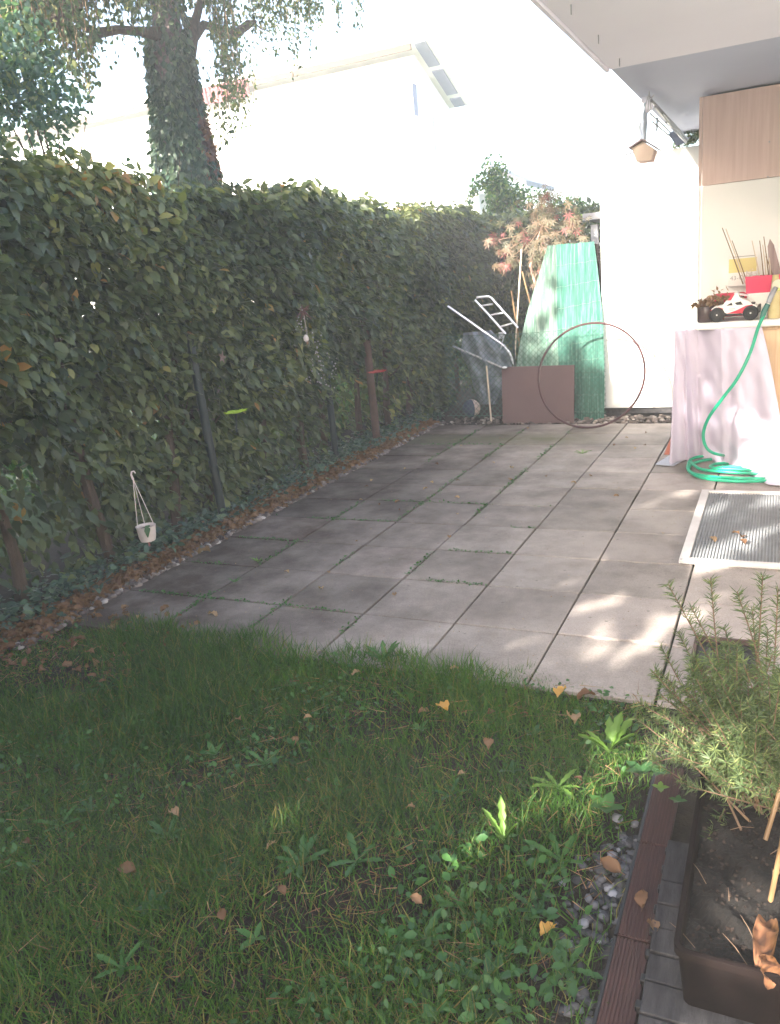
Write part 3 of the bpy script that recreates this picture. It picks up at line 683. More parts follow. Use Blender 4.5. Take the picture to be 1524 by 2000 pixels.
for q in wl:
    c_=G(*q); nl_=random.randint(4,7); v_=random.randint(0,2)
    weed(*q,random.uniform(.05,.09),nl_,'small %s weed with %s leaves %s'%(['dark','mid-green','lighter green'][v_],['four','five','six','seven'][nl_-4],'in the dark grass under the hedge' if c_[0]<-2 else 'near the slab edge' if c_[1]>-.4 else 'near the stones by the plank' if c_[0]>-.5 else 'in the middle lawn' if c_[1]>-1 else 'low in the dark lawn'),random.uniform(.4,.9),v_)
# moss tufts with little weeds in the slab joints
n=5200; ii=rng.integers(0,3,n)
lx=rng.choice([-2.5,-2.0,-1.5],n); ly=rng.uniform(0.1,5.2,n); P=np.stack([lx+rng.normal(0,.012,n),ly,np.zeros(n)+.003],1)
m2=rng.random(n)<.45; P[m2]=np.stack([rng.uniform(-3,-1.0,m2.sum()),rng.choice([.5,1.0,1.5,2.0,2.5,4.5],m2.sum())+rng.normal(0,.008,m2.sum()),np.zeros(m2.sum())+.003],1)
P=P[vnoise(P,5,71)>-.05]; n=len(P)
scatter('moss',*LEAF,basis(norm(rng.normal(size=(n,3))*[1,1,.5]+[0,0,.2]),norm(rng.normal(size=(n,3))*.4+[0,0,1]),rng.uniform(.008,.022,n)),P,mWeed,rng.random(n)*.7,None,'stuff')
weed(505,1100,.06,9,'yellow-green sprig growing in the slab joint nearest the hedge',.8,4,.5,'weeds in the slab joints',.0)
weed(1138,888,.08,9,'dry olive sprig lying on the upper slabs',.4,4,.5,'weeds in the slab joints',.0)
weed(460,1140,.05,8,'low green sprig in the hedge-side joint below the yellow one',.6,2,.5,'weeds in the slab joints',.0)

# fallen leaves, each a thing
def dleaf(sd):
    r=random.Random(sd); V=[];F=[];m=7
    for k in range(m+1):
        t=k/m; w_=.42*math.sin(math.pi*min(1,.04+t*.94))**.8*(1+r.uniform(-.16,.16))*(1.05-.35*t); zb=.22*math.sin(t*3.0+r.uniform(-.3,.3))-.1*t
        V+=[(-w_,t+r.uniform(-.04,.04),zb+.16+r.uniform(-.08,.1)),(-w_*.5,t,zb+.02+r.uniform(-.03,.03)),(0,t,zb-.03),(w_*.5,t,zb+.02+r.uniform(-.03,.03)),(w_,t+r.uniform(-.04,.04),zb+.16+r.uniform(-.12,.12))]
    for k in range(m):
        for c_ in range(4): a=k*5+c_; F+=[(a,a+1,a+6),(a,a+6,a+5)]
    b=len(V); V+=[(-.012,-.22,.1),(.012,-.22,.1)]; F+=[(2,b,b+1),(2,b+1,3)]
    return V,F
DL=[dleaf(k) for k in range(6)]
dm=[npmesh('fallen_leaf',np.array(DL[k][0]),DL[k][1],mDead,True,np.full(len(DL[k][0]),v)) for k,v in enumerate((.05,.3,.55,.8,1.))]
mYelL=leafmat('yellow_leaf',[(0,(.55,.30,.08)),(1,(.6,.34,.1))],.4)
ym=npmesh('fallen_leaf',np.array(DL[5][0])*[1.2,1,1],DL[5][1],mYelL,True,np.full(len(DL[5][0]),.5))
def fleaf(px,py,s,v,label,z=.006,group='fallen leaves',tilt=.35,pt=None):
    c=G(px,py,z) if pt is None else np.array(pt)
    o=bpy.data.objects.new('fallen_leaf',ym if v=='y' else dm[v]); COL.objects.link(o); o.location=c; o.scale=(s,s,s)
    o.rotation_euler=(random.uniform(-tilt,tilt),random.uniform(-tilt,tilt),random.uniform(0,6.28)); tag(o,label,'leaf',group); return o
fleaf(407,1199,.06,3,'largest pale curled leaf on the dark lower slabs')
fleaf(273,1203,.035,3,'small pale leaf lying just above the lawn by the hedge')
fleaf(857,1378,.06,'y','bright amber leaf lying alone on the upper lawn',.05)
fleaf(1103,1345,.06,'y','yellow leaf on the lawn edge beside a dark crumpled one',.04)
fleaf(1162,1358,.07,0,'dark brown crumpled leaf on the lawn edge',.03)
fleaf(1114,1400,.07,3,'pinkish beige curled leaf in the grass by the dandelion clump',.05)
fleaf(955,1445,.05,2,'dull tan leaf upright in the middle lawn',.03)
fleaf(1083,1810,.045,'y','orange leaf in the grass beside the grey stones',.02)
fleaf(1212,1705,.06,1,'big tan leaf on the grey stones by the plank',.02)
fleaf(1255,1775,.05,1,'orange-brown leaf resting on the brown plank',.045)
fleaf(1272,1800,.04,2,'thin dry leaf against the grey wooden slats',.05)
fleaf(430,1023,.09,1,'rusty leaf on the pebbles above the white hanging pot',.03)
fleaf(390,1082,.11,2,'orange-brown curled leaf on pebbles under the hedge',.03)
fleaf(232,1697,.06,1,'reddish leaf low in the dark lawn',.02)
fleaf(333,1585,.045,3,'pale yellow leaf among the dark lawn weeds',.02)
for q,(px,py,v,lb) in enumerate(((1387,1050,3,'pale leaf on the wire mesh frame'),(1432,1042,2,'brown leaf on the wire mesh frame'),(1448,1050,0,'thin dark leaf on the wire mesh frame'),(1455,1063,0,'darkest leaf on the wire mesh frame'))): fleaf(px,py,.05,v,lb,.03)
pl=[(880,1052),(565,1117),(640,1120),(627,1148),(893,1002),(705,975),(740,985),(780,993),(890,970),(893,938),(838,940),(835,954),(1000,913),(996,938),(960,905),(850,905),(790,915),(1065,933),(1152,930),(1200,968),(1295,1043),(1220,853),(1115,943),(725,938),(780,978),(720,950),(1260,870),(1240,874),(1200,870),(975,858),(985,872),(770,1165),(695,1057),(505,1008),(1030,838),(1265,845),(905,870)]
CN=['dark brown','rusty','tan','pale beige','amber']
def pzone(x,y):
    r_='in front of the white boards and sheet' if y>3.9 and x>-1.6 else 'near the brown board and fence' if y>3.9 else 'on the grimy slabs along the hedge' if x<-2.0 else 'beside the screen frame' if x>-.7 and 1<y<3.4 else 'on the middle slabs' if y>1.6 else 'on the slabs next to the lawn'
    return r_
for px,py in pl:
    v_=random.choice([0,2,3,3]); c_=G(px,py); fleaf(px+random.uniform(-3,3),py+random.uniform(-2,2),random.uniform(.022,.042),v_,'small %s leaf %s%s'%(CN[v_],pzone(c_[0],c_[1]),', lying across a joint' if min(abs(c_[0]*2-round(c_[0]*2)),abs(c_[1]*2-round(c_[1]*2)))<.12 else ', lying inside one slab'),.006,'small leaves scattered on the slabs')
def lzone(x,y):
    return 'in the grass at the slab edge' if y>-.3 else 'in the dark grass under the hedge' if x<-2.2 else 'in the grass beside the stones and planks' if x>-.55 else 'in the middle of the lawn' if y>-1.0 else 'in the lower dark part of the lawn'
for k in range(30):
    x_q,y_q=random.uniform(-2.9,-.1),random.uniform(-1.9,.02); v_=random.choice([0,1,1,2,3])
    s_q=random.uniform(.024,.044); fleaf(0,0,s_q,v_,'%s faded %s leaf %s'%('larger' if s_q>.035 else 'small',CN[v_],lzone(x_q,y_q)),group='leaves lying in the lawn',pt=(x_q,y_q,random.uniform(.005,.035)))
n=4200; P=np.stack([-3.12-np.abs(rng.normal(0,.12,n))+.03*rng.normal(size=n),rng.uniform(-1.0,5.6,n),rng.uniform(0,.03,n)],1)
m2=rng.random(n)<.025; P[m2]=np.stack([rng.uniform(-3.1,-2.3,m2.sum()),rng.uniform(-.5,.25,m2.sum()),rng.uniform(0,.02,m2.sum())],1)
scatter('leaf_litter',*DL[2],basis(norm(rng.normal(size=(n,3))*[1,1,.3]),norm(rng.normal(size=(n,3))*.5+[0,0,1]),rng.uniform(.025,.055,n)),P,mDead,rng.random(n)*.55,None,'stuff',True)
n=1800; P=np.stack([rng.uniform(-3.0,1.2,n),rng.uniform(.2,5.4,n),np.full(n,.004)],1)
scatter('crumbs',*RHOMB,basis(norm(rng.normal(size=(n,3))*[1,1,.1]),norm(rng.normal(size=(n,3))*.2+[0,0,1]),rng.uniform(.003,.010,n)),P,mDead,rng.random(n)*.9,None,'stuff')

# ================================================================ FAR CORNER: mats, fence, hoop, board, truck
def poly_at(px,py,Y): p=PY(px,py,Y); return p
def reed_mat(name,label,outline_l,outline_r,Y0,Y1,m,rib=.011):
    """outline: lists (px,py) top->bottom for both sides"""
    o=thing(name,(PY(*outline_r[-1],Y1)[0],Y1,0),label,'reed mat','green reed mats stood at the back')
    Lp=[PY(px,py,Y0+(Y1-Y0)*k/(len(outline_l)-1)) for k,(px,py) in enumerate(outline_l)]
    Rp=[PY(px,py,Y0+(Y1-Y0)*k/(len(outline_r)-1)) for k,(px,py) in enumerate(outline_r)]
    def samp(L,t):
        f=t*(len(L)-1); i=min(int(f),len(L)-2); return L[i]*(1-(f-i))+L[i+1]*(f-i)
    wd=max(np.linalg.norm(samp(Lp,t)-samp(Rp,t)) for t in(0,.5,1)); nr=int(wd/rib); nu=nr*4
    jit=rng.random(nr+1)
    def fn(u,v):
        t=1-v; p=samp(Lp,t)*(1-u)+samp(Rp,t)*u
        ph=u*nr; return (p[0],p[1]-.0045*abs(math.sin(ph*math.pi))-.006*math.sin(u*17+2)*1.5,p[2]+(.010*(jit[int(ph)]-.5) if v>.99 else 0))
    b=MB(); b.grid(fn,nu,14); so_=b.build('reeds',m,o,smooth=False); so_['kind']='stuff'
    for k in range(9):
        v=.06+k*.105
        pts=[]
        for i in range(25):
            q=fn(i/24,v); pts.append((q[0],q[1]-.009,q[2]+.004*math.sin(i)))
        MB().tube(pts,.0018,4).build('stitch_wire',mReedP,o)
    return o
reed_mat('reed_mat','pale green reed mat spreading into a wide fan behind the brown board',[(1070,480),(1055,530),(1030,610),(1012,690),(1006,760),(1003,822)],[(1090,478),(1090,560),(1091,640),(1093,700),(1095,760),(1096,822)],6.02,5.80,mReedP,.014)
reed_mat('reed_mat','deep green reed mat standing straight against the white boards',[(1087,478),(1088,560),(1089,640),(1091,700),(1093,760),(1094,822)],[(1161,472),(1170,545),(1178,620),(1180,690),(1181,760),(1180,822)],6.0,5.78,mReed)
o=thing('dark_board',(-1.2,5.99,0),'narrow dark brown board edge between green mat and white wall','board')
b=MB(); 
for t in range(6):
    pass
a=[PY(1160,476,6.03),PY(1169,476,6.03),PY(1186,640,6.03),PY(1186,700,6.03),PY(1172,700,6.03)]
b.prism([(p[0],p[2]) for p in a],6.02,6.045,'y'); b.build('strip',mPlBrown,o)
# brown board leaning
o=thing('brown_board',(-1.95,5.6,0),'square reddish brown board leaning upright on the pebbles','board')
a=[PY(982,826,5.56),PY(1121,826,5.56),PY(1122,713,5.64),PY(980,717,5.64)]
b=MB(); V=[tuple(p) for p in a]+[(p[0],p[1]+.018,p[2]) for p in a]
b.add(V,[(0,1,2,3),(7,6,5,4),(0,4,5,1),(1,5,6,2),(2,6,7,3),(3,7,4,0)]); b.build('panel',mBoard,o,bevel=.002)
MB().lathe(PY(986,720,5.6)+np.array([0,0,.008]),[(.02,-.005),(.03,.004),(.02,.014),(.006,.018)],12).build('knob',mWhiteP,o)
# wire fence
FY=5.72
wf=thing('wire_fence',(-2,FY,0),'low chain-link fence in front of the green mats','fence')
xa=float(PY(870,700,FY)[0]); xb=-1.25; zt=float(PY(1060,648,FY)[2])
pp=[]
for xx in(float(PY(961,820,FY)[0]),):
    MB().tube([(xx,FY-.02,-.03),(xx-.02,FY-.02,.62)],.010,8).build('post',mTan,wf,smooth=True,label='pale thin stake')
MB().tube([(float(PY(1009,800,FY)[0]),FY+.01,0),(float(PY(1009,800,FY)[0]),FY+.01,zt+.02)],.011,8).build('post',mPostG,wf,smooth=True)
for zz in(zt,zt*.52,.06):
    MB().tube([(xa,FY,zz+.01),((xa+xb)/2,FY,zz-.006),(xb,FY,zz+.012)],.0028,5).build('tension_wire',mWire,wf)
b=MB(); s=.062; nd=int((xb-xa+zt)/s)+2
for k in range(nd):
    for sg in(1,-1):
        x0=xa-zt+k*s if sg>0 else xa+k*s
        pts=[]; 
        # diagonal from bottom to top clipped to the strip
        z0,z1=.04,zt; X0=x0; X1=x0+sg*(z1-z0)
        t0,t1=0,1
        for (lo,hi) in((xa,xb),):
            dX=X1-X0
            ta,tb=(lo-X0)/dX,(hi-X0)/dX
            if ta>tb: ta,tb=tb,ta
            t0,t1=max(t0,ta),min(t1,tb)
        if t1-t0<.04: continue
        b.tube([(X0+(X1-X0)*t0,FY+.003*sg,z0+(z1-z0)*t0),(X0+(X1-X0)*t1,FY+.003*sg,z0+(z1-z0)*t1)],.0022,4,cap=False)
b.build('wire_mesh',mWire,wf,kind='stuff')
# hoop
o=thing('hoop',(-1.35,5.2,0),'large reddish brown tube hoop leaning on the fence','hoop')
c=np.array([-1.335,5.40,.5]); Rr=.53; dz=np.array([0,.36,1.0]); dz/=np.linalg.norm(dz); dx=np.array([1,0,0.])
c=np.array([-1.335,5.19+Rr*dz[1],.022+Rr*dz[2]])
MB().tube([c+dx*Rr*math.cos(a)+dz*Rr*math.sin(a) for a in np.linspace(0,2*math.pi,72,endpoint=False)],.0115,8,closed=True).build('tube',mHoop,o,smooth=True)
MB().tube([c+dx*(Rr+.0)*math.cos(a)+dz*Rr*math.sin(a) for a in np.linspace(2.5,2.62,4)],.0135,8).build('joint_sleeve',mPlBlack,o,smooth=True)
# tarp over something
tb=thing('tarp_bundle',(PY(950,790,6.1)[0],6.1,0),'crumpled translucent grey tarp hanging from a rod at the hedge corner','tarp')
def tf(u,v):
    l=[(905,650),(900,690),(915,720),(925,755),(938,790)]; r=[(960,645),(1000,690),(1000,725),(990,760),(968,790)]
    f=(1-v)*4; i=min(int(f),3); g_=f-i
    a_=np.array(l[i])*(1-g_)+np.array(l[i+1])*g_; b2=np.array(r[i])*(1-g_)+np.array(r[i+1])*g_; q=a_*(1-u)+b2*u
    return PY(q[0],q[1],6.15-.16*math.sin(u*math.pi)+.03*math.sin(u*19+v*5)+.02*math.sin(v*23+u*7))
b=MB(); b.grid(tf,30,26); b.build('sheet',mTarp,tb,smooth=True,kind='stuff')
def seg(name,a,b_,Ya,Yb,r,m,par,lab=None): return MB().tube([PY(*a,Ya),PY(*b_,Yb)],r,8).build(name,m,par,smooth=True,label=lab)
seg('rod',(885,676),(985,720),6.0,5.95,.012,mSteel,tb)
# hand truck
ht=thing('hand_truck',(PY(1000,715,5.9)[0],5.9,0),'bright aluminium hand truck lying tilted above the tarp','hand truck')
def TP(px,py,Y=5.95): return PY(px,py,Y)
MB().tube([TP(988,652),TP(955,615),TP(928,586),TP(932,581),TP(955,579),TP(960,582),TP(985,610),TP(1012,640)],.013,8).build('frame',mAlu,ht,smooth=True)
for a,b_ in(((936,598),(962,594)),((956,616),(983,611)),((978,638),(1003,631))): seg('rung',a,b_,5.95,5.95,.010,mAlu,ht)
MB().tube([TP(875,598),TP(915,626),TP(960,658),TP(985,675),TP(996,690),TP(1004,712)],.013,8).build('lower_bar',mAlu,ht,smooth=True)
MB().box(TP(979,655),(.05,.03,.07)).build('bracket',mAlu,ht,bevel=.004)
seg('stay',(985,655),(978,682),5.95,5.95,.008,mAlu,ht)
# canes and stakes
for (a,b_,r,m,lb) in(((1019,487),(1008,660),.009,mTan,'tall pale thin pole standing before the maple'),((999,568),(1013,660),.010,mCane,'short reddish cane left of the tall pale pole'),((1020,530),(1048,640),.009,mCane,'bamboo cane crossing the maple stem')):
    p=PY(*b_,6.1); q=PY(*a,6.15); d_=(p-q)/np.linalg.norm(p-q); k=p[2]/-d_[2]; g0=p+d_*k
    o=thing('garden_cane',(g0[0],g0[1],0),lb,'cane','canes stuck in behind the fence'); MB().tube([g0,p,q],r,7).build('shaft',m,o,smooth=True)
# ball
bc=PY(921,795,6.0); 
ball=thing('ball',(bc[0],6.0,0),'worn football with pale and dark patches under the hedge','ball')
def sphere(c,r,m,name,par,ph0,ph1,rr,n=20):
    b=MB(); 
    def fn(u,v):
        a=ph0+(ph1-ph0)*u; e=-math.pi/2+math.pi*v; return (c[0]+rr*math.cos(e)*math.cos(a),c[1]+rr*math.cos(e)*math.sin(a),c[2]+rr*math.sin(e))
    b.grid(fn,n,14); return b.build(name,m,par,smooth=True)
bc[2]=.10
mBl=[M('ball_navy',(.04,.05,.09)),M('ball_cream',(.62,.48,.42)),M('ball_red',(.35,.07,.06))]
for k in range(6): sphere(bc,.1,mBl[[0,1,0,2,1,0][k]],'panel',ball,k*math.pi/3-1.9,(k+1)*math.pi/3-1.9,.105,5)

# things hung in the hedge
hp=thing('hanging_pot',PX(285,1060,-3.1),'white plastic hanging pot with trailing leaf on three cords','flowerpot')
c=PX(287,1040,-3.1); hk=PX(258,925,-3.1)
MB().lathe((c[0],c[1],c[2]-.055),[(.02,0),(.045,.004),(.052,.03),(.058,.09),(.062,.10),(.057,.10),(.05,.085)],20,cap=False).build('pot',mPotP,hp,smooth=True)
MB().lathe((c[0],c[1],c[2]+.022),[(.001,0),(.053,0.0)],16,cap=False).build('soil',mPotSoil,hp)
for a in(.3,2.4,4.5):
    MB().tube([(c[0]+.058*math.cos(a),c[1]+.058*math.sin(a),c[2]+.04),(hk[0],hk[1],hk[2]-.03)],.0022,5).build('cord',mPotP,hp)
MB().tube([(hk[0],hk[1],hk[2]-.035),(hk[0],hk[1]-.008,hk[2]-.005),(hk[0],hk[1],hk[2]+.012),(hk[0]+.006,hk[1]+.012,hk[2]+.012),(hk[0]+.008,hk[1]+.02,hk[2]-.002)],[.007,.006,.005,.005,.004],7).build('hook',mPotP,hp,smooth=True)
lp=[c+np.array([.02,-.005,.04]),c+np.array([.045,-.03,.055]),c+np.array([.06,-.055,.03]),c+np.array([.06,-.06,-.01])]
b=MB(); wl_=[.006,.02,.026,.004]; V=[]
for p_,w_ in zip(lp,wl_): V+=[p_+np.array([0,-w_,w_*.3]),p_+np.array([0,w_,-.0])]
b.add(V,[(0,1,3,2),(2,3,5,4),(4,5,7,6)]); q=b.build('leaf',mWeed,hp,smooth=True)
MB().tube([(c[0],c[1],c[2]-.055),(c[0],c[1]+.003,c[2]-.09)],.006,6).build('drain_nub',M('dull_pink',(.3,.1,.1)),hp)
# shell mobile
c=PX(592,605,-3.12); sm=thing('shell_mobile',c,'hanging mobile of small white shells below a reddish twig crown in the hedge','mobile')
b=MB()
for k in range(22):
    a=random.uniform(0,6.28); b.tube([(c[0],c[1],c[2]),(c[0]+.05*math.cos(a),c[1]+.09*math.sin(a),c[2]+random.uniform(-.10,.04))],[.008,.003],4)
b.build('twig_crown',M('red_twigs',(.12,.05,.035),(.07,.03,.02),30),sm)
b=MB()
for (x0_,y0_,x1_,y1_,k) in((590,600,592,650,9),(610,650,640,760,12),(625,655,600,760,9),(622,672,628,755,10),(600,740,660,760,7),(585,620,580,650,5),(655,700,650,750,5),(640,690,660,740,6)):
    for q in range(k):
        f=q/k; p=PX(x0_*(1-f)+x1_*f+random.uniform(-4,4),y0_*(1-f)+y1_*f,-3.12+random.uniform(-.03,.03)); r_=random.uniform(.0045,.008)
        b.lathe(p,[(r_*.3,-r_),(r_,-r_*.3),(r_*.8,r_*.6),(r_*.2,r_)],7)
b.build('shells',M('grey_shell',(.38,.35,.33),(.26,.24,.22),40,.7,.1),sm,smooth=True,kind='stuff')
p=PX(598,661,-3.1); MB().lathe(p,[(.004,-.03),(.02,-.015),(.022,.008),(.008,.03)],12).build('shell',mPotP,sm,smooth=True,label='large cream shell')
for dx_ in(-.012,.012): MB().tube([c,(c[0],c[1]+dx_+.03,c[2]-.30)],.0012,4).build('cord',mPotP,sm)
# lime leaf plate and red dish
def plate(name,px,py,X,r,m,label,n=9):
    c=PX(px,py,X); o=thing(name,c,label,name.split('_')[-1]); b=MB(); V=[(c[0],c[1],c[2]-.006)]; F=[]
    for k in range(n*2): 
        a=math.pi*k/n; rr=r*(1 if k%2 else .72); V.append((c[0]+rr*.7*math.cos(a),c[1]+rr*math.sin(a),c[2]+.006+random.uniform(0,.006)))
    for k in range(n*2): F.append((0,k+1,(k+1)%(2*n)+1))
    b.add(V,F); solid(b.build('bowl',m,o),.004)
    MB().tube([(c[0],c[1],c[2]-.006),(c[0]-.02,c[1],c[2]-.14)],.006,6).build('stem',mPostG,o)
plate('leaf_dish',461,806,-3.08,.105,M('lime_plastic',(.30,.42,.02),(.24,.36,.02)),'lime green star-edged flat dish on the dark hedge post')
plate('red_dish',737,727,-3.2,.125,M('red_plastic',(.42,.05,.035),(.34,.04,.03)),'flat red dish in the hedge above the brown stake',11)
o=thing('fabric_flower',PX(432,700,-3.12),'faded pinkish fabric flower fixed in the hedge above the lime dish','ornament'); c=PX(432,698,-3.12)
for k in range(5):
    a=k*1.257; q=MB(); q.add([c,c+np.array([.01,.02*math.cos(a-.5),.02*math.sin(a-.5)]),c+np.array([.012,.045*math.cos(a),.045*math.sin(a)]),c+np.array([.01,.02*math.cos(a+.5),.02*math.sin(a+.5)])],[(0,1,2,3)]); solid(q.build('petal',M('faded_pink',(.2,.13,.11)),o),.002)

# ================================================================ TABLE CORNER
TZ=1.125
tb=thing('sideboard',(.5,3.6,0),'pine sideboard with a white top holding toy car and planters','sideboard')
MB().box((.44,3.70,TZ-.024),(1.22,.62,.048)).build('top',mWhiteP,tb,bevel=.012)
MB().box((.62,3.66,.56),(.76,.36,1.06)).build('body',mPine,tb)
for xx in(.435,.805): MB().box((xx,3.465,.56),(.36,.02,.98)).build('door',mPine,tb,bevel=.004)
MB().lathe((.60,3.452,.75),[(.004,.012),(.012,.0),(.014,-.008),(.006,-.014)],12,'y').build('knob',mSteel,tb)
cl=thing('table_sheet',(0,3.4,0),'white sheet hanging down the sideboard front and trailing on the slabs','sheet')
top=[(1322,648),(1350,643),(1376,642),(1420,640),(1460,638),(1484,636)]
def sheetfn(u,v):
    # v: 0 bottom 1 top
    T=[(-.325,3.50),(-.245,3.47),(-.165,3.50),(.0,3.37),(.14,3.365),(.26,3.36)]
    B=[(-.385,3.74),(-.26,3.86),(-.165,3.98),(.00,3.74),(.14,3.52),(.46,3.18)]
    Mx=[(-.335,3.56),(-.245,3.56),(-.165,3.66),(.02,3.42),(.18,3.36),(.40,3.33)]
    f=u*5; i=min(int(f),4); g_=f-i; g2=g_*g_*(3-2*g_)*.4+g_*.6
    L=lambda A:np.array(A[i])*(1-g2)+np.array(A[i+1])*g2
    t,bb,mm=L(T),L(B),L(Mx); h=v
    p=t*h*h+mm*2*h*(1-h)+bb*(1-h)**2
    w_=(.022*math.sin(u*34+v*1.5)+.012*math.sin(u*61+2*v))*(1.15-v)+.005*math.sin(v*13+u*19)*math.sin(u*9)+.004*math.sin(v*31+u*47)
    return (p[0],p[1]-w_,.012+(TZ-.055)*h)
b=MB(); b.grid(sheetfn,90,60); q=b.build('hanging_cloth',mCloth,cl,smooth=True); solid(q,.002)
b=MB(); 
fl=[G(1280,907,.01),G(1325,878,.01),G(1372,880,.01),G(1315,910,.01)]
b.add([fl[0],fl[1],fl[2],fl[3],(fl[1]+fl[2])/2+np.array([0,0,.03])],[(0,3,4,1),(3,2,4)]); solid(b.build('floor_fold',mClothG,cl),.004)
o=thing('terracotta_tile',(-.33,4.1,0),'red terracotta tile leaning behind the hanging sheet','tile')
a=[G(1297,888,.0),PY(1312,850,G(1297,888,.0)[1]+.12),G(1330,888,0),PY(1330,845,G(1297,888,.0)[1]+.12)]
b=MB(); V=[a[0],a[2],a[3],a[1]]; V+= [v+np.array([.0,.02,.0]) for v in V]; b.add(V,[(0,1,2,3),(7,6,5,4),(0,4,5,1),(1,5,6,2),(2,6,7,3),(3,7,4,0)]); b.build('slab',mTerra,o)
# second sheet part sweeping right, white, lying over the slabs
b=MB()
def sw(u,v):
    a=np.array([.22,3.44]); e=np.array([.95,3.18]); p=a*(1-u)+e*u
    zz=.012+(.5)*v*(.35+.65*u); y=p[1]+.10*v-.22*(1-v)**2*(1 if u>.15 else u/.15)+.012*math.sin(u*23+v*3)
    return (p[0]+.03*math.sin(v*3),y,zz)
b.grid(sw,50,24); solid(b.build('trailing_cloth',mCloth,cl,smooth=True),.002)

# things on the sideboard
def on(px,Y): return float(PY(px,600,Y)[0])
o=thing('plant_jar',(on(1378,3.5),3.5,TZ),'dark glass jar of withered plants at the sideboard\'s outer corner','jar')
cx0=on(1378,3.5); MB().lathe((cx0,3.5,TZ),[(.048,0),(.055,.01),(.057,.105),(.054,.11),(.05,.105)],20,cap=False).build('jar',mGlassD,o,smooth=True)
MB().lathe((cx0,3.5,TZ+.095),[(.001,.004),(.05,0)],14,cap=False).build('soil',mPotSoil,o)
n=90; P=np.stack([cx0+rng.normal(0,.035,n),3.5+rng.normal(0,.03,n),TZ+.11+np.abs(rng.normal(0,.022,n))],1)
scatter('withered_leaves',*LEAF,basis(norm(rng.normal(size=(n,3))),norm(rng.normal(size=(n,3))),rng.uniform(.03,.055,n)),P,mDead,rng.random(n)*.8,o,'stuff')
o=thing('dried_plant',(on(1408,3.62),3.62,TZ),'brown dried plant clump between jar and toy truck','plant'); cx1=on(1406,3.62)
n=110; P=np.stack([cx1+rng.normal(0,.03,n),3.62+rng.normal(0,.03,n),TZ+.05+np.abs(rng.normal(.06,.045,n))],1)
scatter('leaves',*LEAF,basis(norm(rng.normal(size=(n,3))),norm(rng.normal(size=(n,3))),rng.uniform(.03,.05,n)),P,mDead,.4+.5*rng.random(n),o,'stuff')
MB().lathe((cx1,3.62,TZ),[(.03,0),(.04,.05),(.038,.05)],12,cap=False).build('pot',mTerra,o,smooth=True)
o=thing('red_case',(on(1425,3.74),3.74,TZ),'red rounded case lying behind the toy truck','case')
MB().box((on(1425,3.74),3.74,TZ+.095),(.24,.09,.17)).build('shell',mRed,o,bevel=.03)
MB().box((on(1447,3.74),3.70,TZ+.13),(.05,.03,.05)).build('latch',mPlBlack,o,bevel=.006)
# toy truck
YT=3.5; k=1/258.
tx=on(1437,YT)
tc=thing('toy_truck',(tx,YT,TZ),'white and red off-road toy truck with big black tyres','toy truck')
def tpt(px,py): p=PY(px,py,YT-.06); return (p[0],p[2])
z0=TZ
def U(px,py): # crop coordinates of the enlarged view to model units
    return (tx+(px-1437)*k*1.0, z0+(625-py)*k)
side=[(1396,602),(1402,598),(1416,596),(1420,590),(1430,586),(1435,575),(1441,575),(1445,585),(1458,590),(1465,597),(1474,600),(1470,612),(1452,616),(1448,612),(1424,612),(1414,606),(1398,608)]
b=MB(); b.prism([U(*p) for p in side],YT-.075,YT+.075,'y'); body=b.build('body',mWhiteP,tc,bevel=.006)
for pts in([(1396,603),(1410,599),(1418,602),(1412,607),(1398,609)],[(1424,611),(1440,606),(1455,599),(1466,598),(1464,607),(1450,612)],[(1430,588),(1436,577),(1432,577),(1424,588)]):
    b=MB(); b.prism([U(*p) for p in pts],YT-.0775,YT-.0752,'y'); b.build('red_graphic',mRed,tc)
b=MB(); b.prism([U(*p) for p in((1436,593),(1446,591),(1450,597),(1440,597))],YT-.078,YT-.0752,'y'); b.build('window',mPlBlack,tc)
b=MB(); b.prism([U(*p) for p in((1422,597),(1431,592),(1433,597))],YT-.078,YT-.0752,'y'); b.build('window',mPlBlack,tc)
for px_ in((1427,603,1437),(1428,605.5,1434)):
    b=MB(); x_,z_=U((px_[0]+px_[2])/2,px_[1]); b.box((x_,YT-.077,z_),((px_[2]-px_[0])*k,.002,.0035)); b.build('lettering',mSteel,tc)
b=MB(); x_,z_=U(1440,580); b.box((x_+.03,YT,z_-.0),(.075,.13,.006),rot=(0,.25,0)); b.build('wing',mWhiteP,tc,bevel=.002)
b=MB(); x_,z_=U(1436,613); b.box((x_,YT,z_),(.30,.07,.022)); b.build('chassis',mPlBlack,tc,bevel=.004)
b=MB(); x_,z_=U(1476,606); b.box((x_+.002,YT,z_),(.02,.15,.05)); b.build('bumper',mPlBlack,tc,bevel=.006)
b=MB(); x_,z_=U(1462,596); b.box((x_,YT,z_),(.06,.14,.008),rot=(0,.1,0)); b.build('fender',mPlBlack,tc,bevel=.003)
for px_,py_ in((1407,612),(1463,611)):
    for sgn in(-1,1):
        x_,z_=U(px_,py_); z_=z0+.050; yy=YT+sgn*.075
        b=MB(); b.lathe((x_,yy,z_),[(.022,-.024),(.044,-.024),(.050,-.012),(.050,.012),(.044,.024),(.022,.024)],22,'y'); t_=b.build('tyre',mTyre,tc,smooth=True)
        b=MB(); b.lathe((x_,yy,z_),[(.004,-.027),(.02,-.026),(.023,-.02),(.023,.02)],14,'y'); b.build('rim',mPlBlack,t_,smooth=True)
        b=MB(); b.lathe((x_,yy-.028,z_),[(.003,-.002),(.006,0),(.006,.003)],8,'y'); b.build('hub',mWhiteP,t_)
